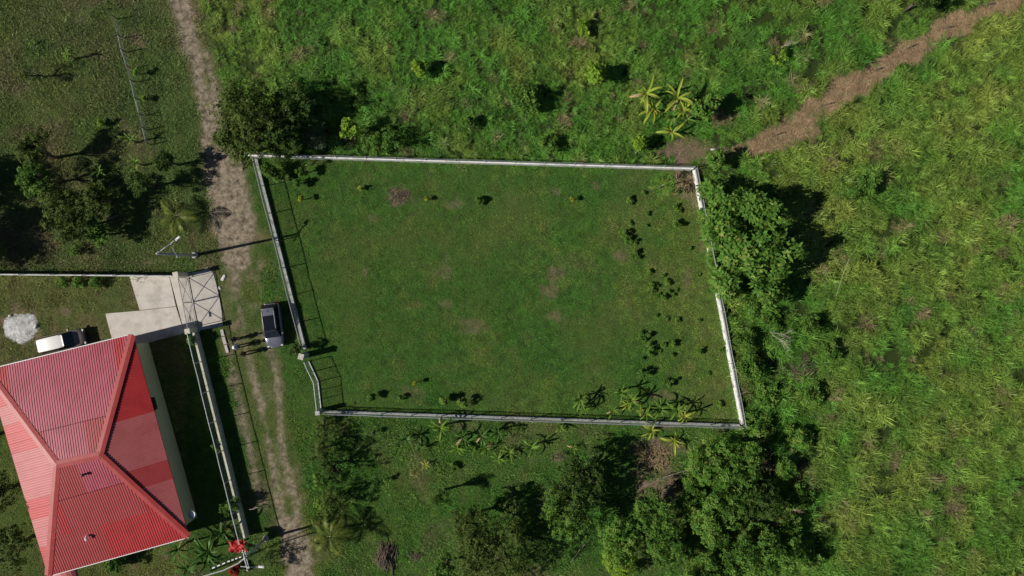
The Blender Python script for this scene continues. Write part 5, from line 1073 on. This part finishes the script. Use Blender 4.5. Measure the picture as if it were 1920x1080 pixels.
sticks('brush_pile', 'pile of brown sticks on the grass of the lower plot', 'brush pile', 724, 1042, 70, 2.0, (.45, .5), .6, 'wood', 5, 1.5, .04)
sticks('brush_pile', 'small dark heap of twigs right of the brown stick pile', 'brush pile', 780, 1042, 26, .7, (.3, .18), .25, 'wood', 6)
sticks('brush_pile', 'round heap of dry grey twigs on the lawn left of centre', 'brush pile', 750, 367, 80, .7, (.5, .36), .12, 'wood', 7, None, .018)
sticks('brush_pile', 'small dark twig heap in the lower plot under the banana group', 'brush pile', 1050, 855, 30, .6, (.35, .22), .14, 'wood', 8, None, .02)
sticks('brush_pile', 'brown litter heap in the upper right corner of the lawn', 'brush pile', 1287, 348, 60, .6, (.5, .55), .14, 'straw', 9, None, .03)
sticks('brush_pile', 'dry straw coloured heap under the lower right fence', 'brush pile', 1226, 858, 160, 1.0, (.95, .75), .5, 'straw', 10, None, .02)
sticks('brush_pile', 'dark dead brush in the right field below the bare branches', 'brush pile', 1505, 690, 90, 1.1, (.7, .8), .9, 'wood', 11, None, .018)
sticks('log', 'pale log lying in the shade of the upper left plot', 'log', 209, 408, 1, 1.0, (.01, .01), .08, 'pale_wood', 3, .25, .07)
sticks('log', 'short pale stick on the grass behind the coconut palm', 'log', 285, 378, 2, .7, (.1, .1), .08, 'pale_wood', 4, .2, .04)
def bare_branch(label, px_, py_, z, ln, ang, seed, tilt=.1):
    r = random.Random(seed); c = P(px_, py_, 0); t = thing('dead_branch', label, 'branch', c); mb = MB()
    def grow(p, d, l_, rd, dep):
        e = p + d * l_; m_ = (p + e) / 2 + Vector((r.uniform(-.06, .06), r.uniform(-.06, .06), r.uniform(-.04, .06))) * l_; mb.tube([p, m_, e], [rd, rd * .8, rd * .5], 5)
        if dep:
            for k in range(r.randint(2, 4)):
                q = p.lerp(e, r.uniform(.3, 1)); dd = (d + Vector((r.uniform(-.8, .8), r.uniform(-.8, .8), r.uniform(-.25, .3)))).normalized(); grow(q, dd, l_ * r.uniform(.4, .65), rd * .55, dep - 1)
    grow(Vector((0, 0, z)), Vector((math.cos(ang), math.sin(ang), tilt)).normalized(), ln, .045, 3); mb.build('branch', M['pale_wood'], t)
bare_branch('bare pale branches lying on the tall grass in the right field', 1436, 622, 1.15, 1.9, -.25, 2)
bare_branch('second bare branch fork just below the first in the right field', 1440, 626, 1.1, 1.6, -.65, 8)
bare_branch('thin bare twigs arching over the upper field shrub', 1455, 98, 1.2, .9, .5, 5)
bare_branch('bare stalks fallen over the shaded grass above the lawn', 575, 272, 1.3, 1.2, .1, 14)
bare_branch('bare twigs of a fallen branch beside the yard wall', 470, 953, .4, .9, .3, 15)
# fallen trunks with long shadows on the cleared strip
for i, (px_, py_, ln, a) in enumerate(((1457, 252, .9, .35), (1550, 196, .9, .25), (1643, 131, .8, .3), (1706, 88, .9, .55), (1773, 53, .7, .1), (1850, 10, .9, .25))):
    lb = ('lowest', 'second lowest', 'third', 'fourth', 'fifth', 'topmost')[i]; t = thing('cut_stump', 'dark cut stem on the cleared strip, %s counted from the lawn' % lb, 'stump', P(px_, py_))
    mb = MB(); mb.tube([(-ln * .5 * math.cos(a), -ln * .5 * math.sin(a), .04), (0, 0, .22), (ln * .3 * math.cos(a), ln * .3 * math.sin(a), .5)], [.07, .06, .045], 7); mb.build('stem', M['wood'], t)
    mb = MB(); mb.tube([(0, 0, .2), (-.1, .16, .4)], [.03, .015], 5); mb.build('side_shoot', M['wood'], t)
# straw litter covering the cleared strip (uncountable)
mb = MB(); r = random.Random(21); cnt = 0
xs = np.array([[r.uniform(1250, 2000), r.uniform(-60, 310)] for _ in range(60000)]); ok = masks(xs[:, 0], xs[:, 1])[1] > .55
for q in xs[ok][:5000]:
    c_ = P(q[0], q[1]); a = r.gauss(.4, .9); l_ = r.uniform(.2, .85) if cnt % 30 else r.uniform(1, 1.6); cnt += 1; d = Vector((math.cos(a), math.sin(a), r.uniform(-.1, .25))) * l_ / 2; s_ = Vector((-math.sin(a), math.cos(a), 0)) * .024; z = Vector((0, 0, r.uniform(.03, .10)))
    o = len(mb.v); mb.v += [tuple(c_ - d + z - s_), tuple(c_ + d + z), tuple(c_ - d + z + s_), tuple(c_ + z + Vector((0, 0, .02)))]; mb.f += [(o, o + 1, o + 3), (o + 1, o + 2, o + 3)]
o = mb.build('straw_litter', M['straw'], None); o['kind'] = 'stuff'; tag(o, 'brown cut straw littering the cleared strip', 'straw')
# crumpled red sheet on the wall end
t = thing('red_sheet', 'crumpled red sheet hung over the lower end of the yard wall', 'sheet'); c_ = P(446, 1024, 2.0); bm = bmesh.new(); bmesh.ops.create_grid(bm, x_segments=14, y_segments=14, size=1)
for v in bm.verts:
    x_, y_ = v.co.x, v.co.y; v.co.z = .28 * (1 - abs(y_)) + (float(vnoise(x_, y_, .35, 4, 2)) - .5) * .35; v.co.x = x_ * .75 + .1 * math.sin(y_ * 5); v.co.y = y_ * .58 + .08 * math.sin(x_ * 6)
me = bpy.data.meshes.new('cloth'); bm.to_mesh(me); bm.free(); me.materials.append(M['red_sheet']); o = link('cloth', me, t, c_, (0, 0, .2)); o.modifiers.new('thickness', 'SOLIDIFY').thickness = .01
for s_ in (-1, 1):
    mb = MB(); mb.tube([(c_.x + s_ * .5, c_.y - s_ * .2, 0), (c_.x + s_ * .5, c_.y - s_ * .2, 1.95)], .03, 6); mb.build('prop', M['galv'], t)
# white stake with pale tip above the wall
t = thing('stake', 'white slanting stake leaning in the grass above the white wall', 'stake', P(1195, 283)); mb = MB(); mb.tube([(-.25, -.3, 0), (.15, .2, 1.3)], [.05, .035], 7); mb.build('shaft', M['pale_wood'], t)
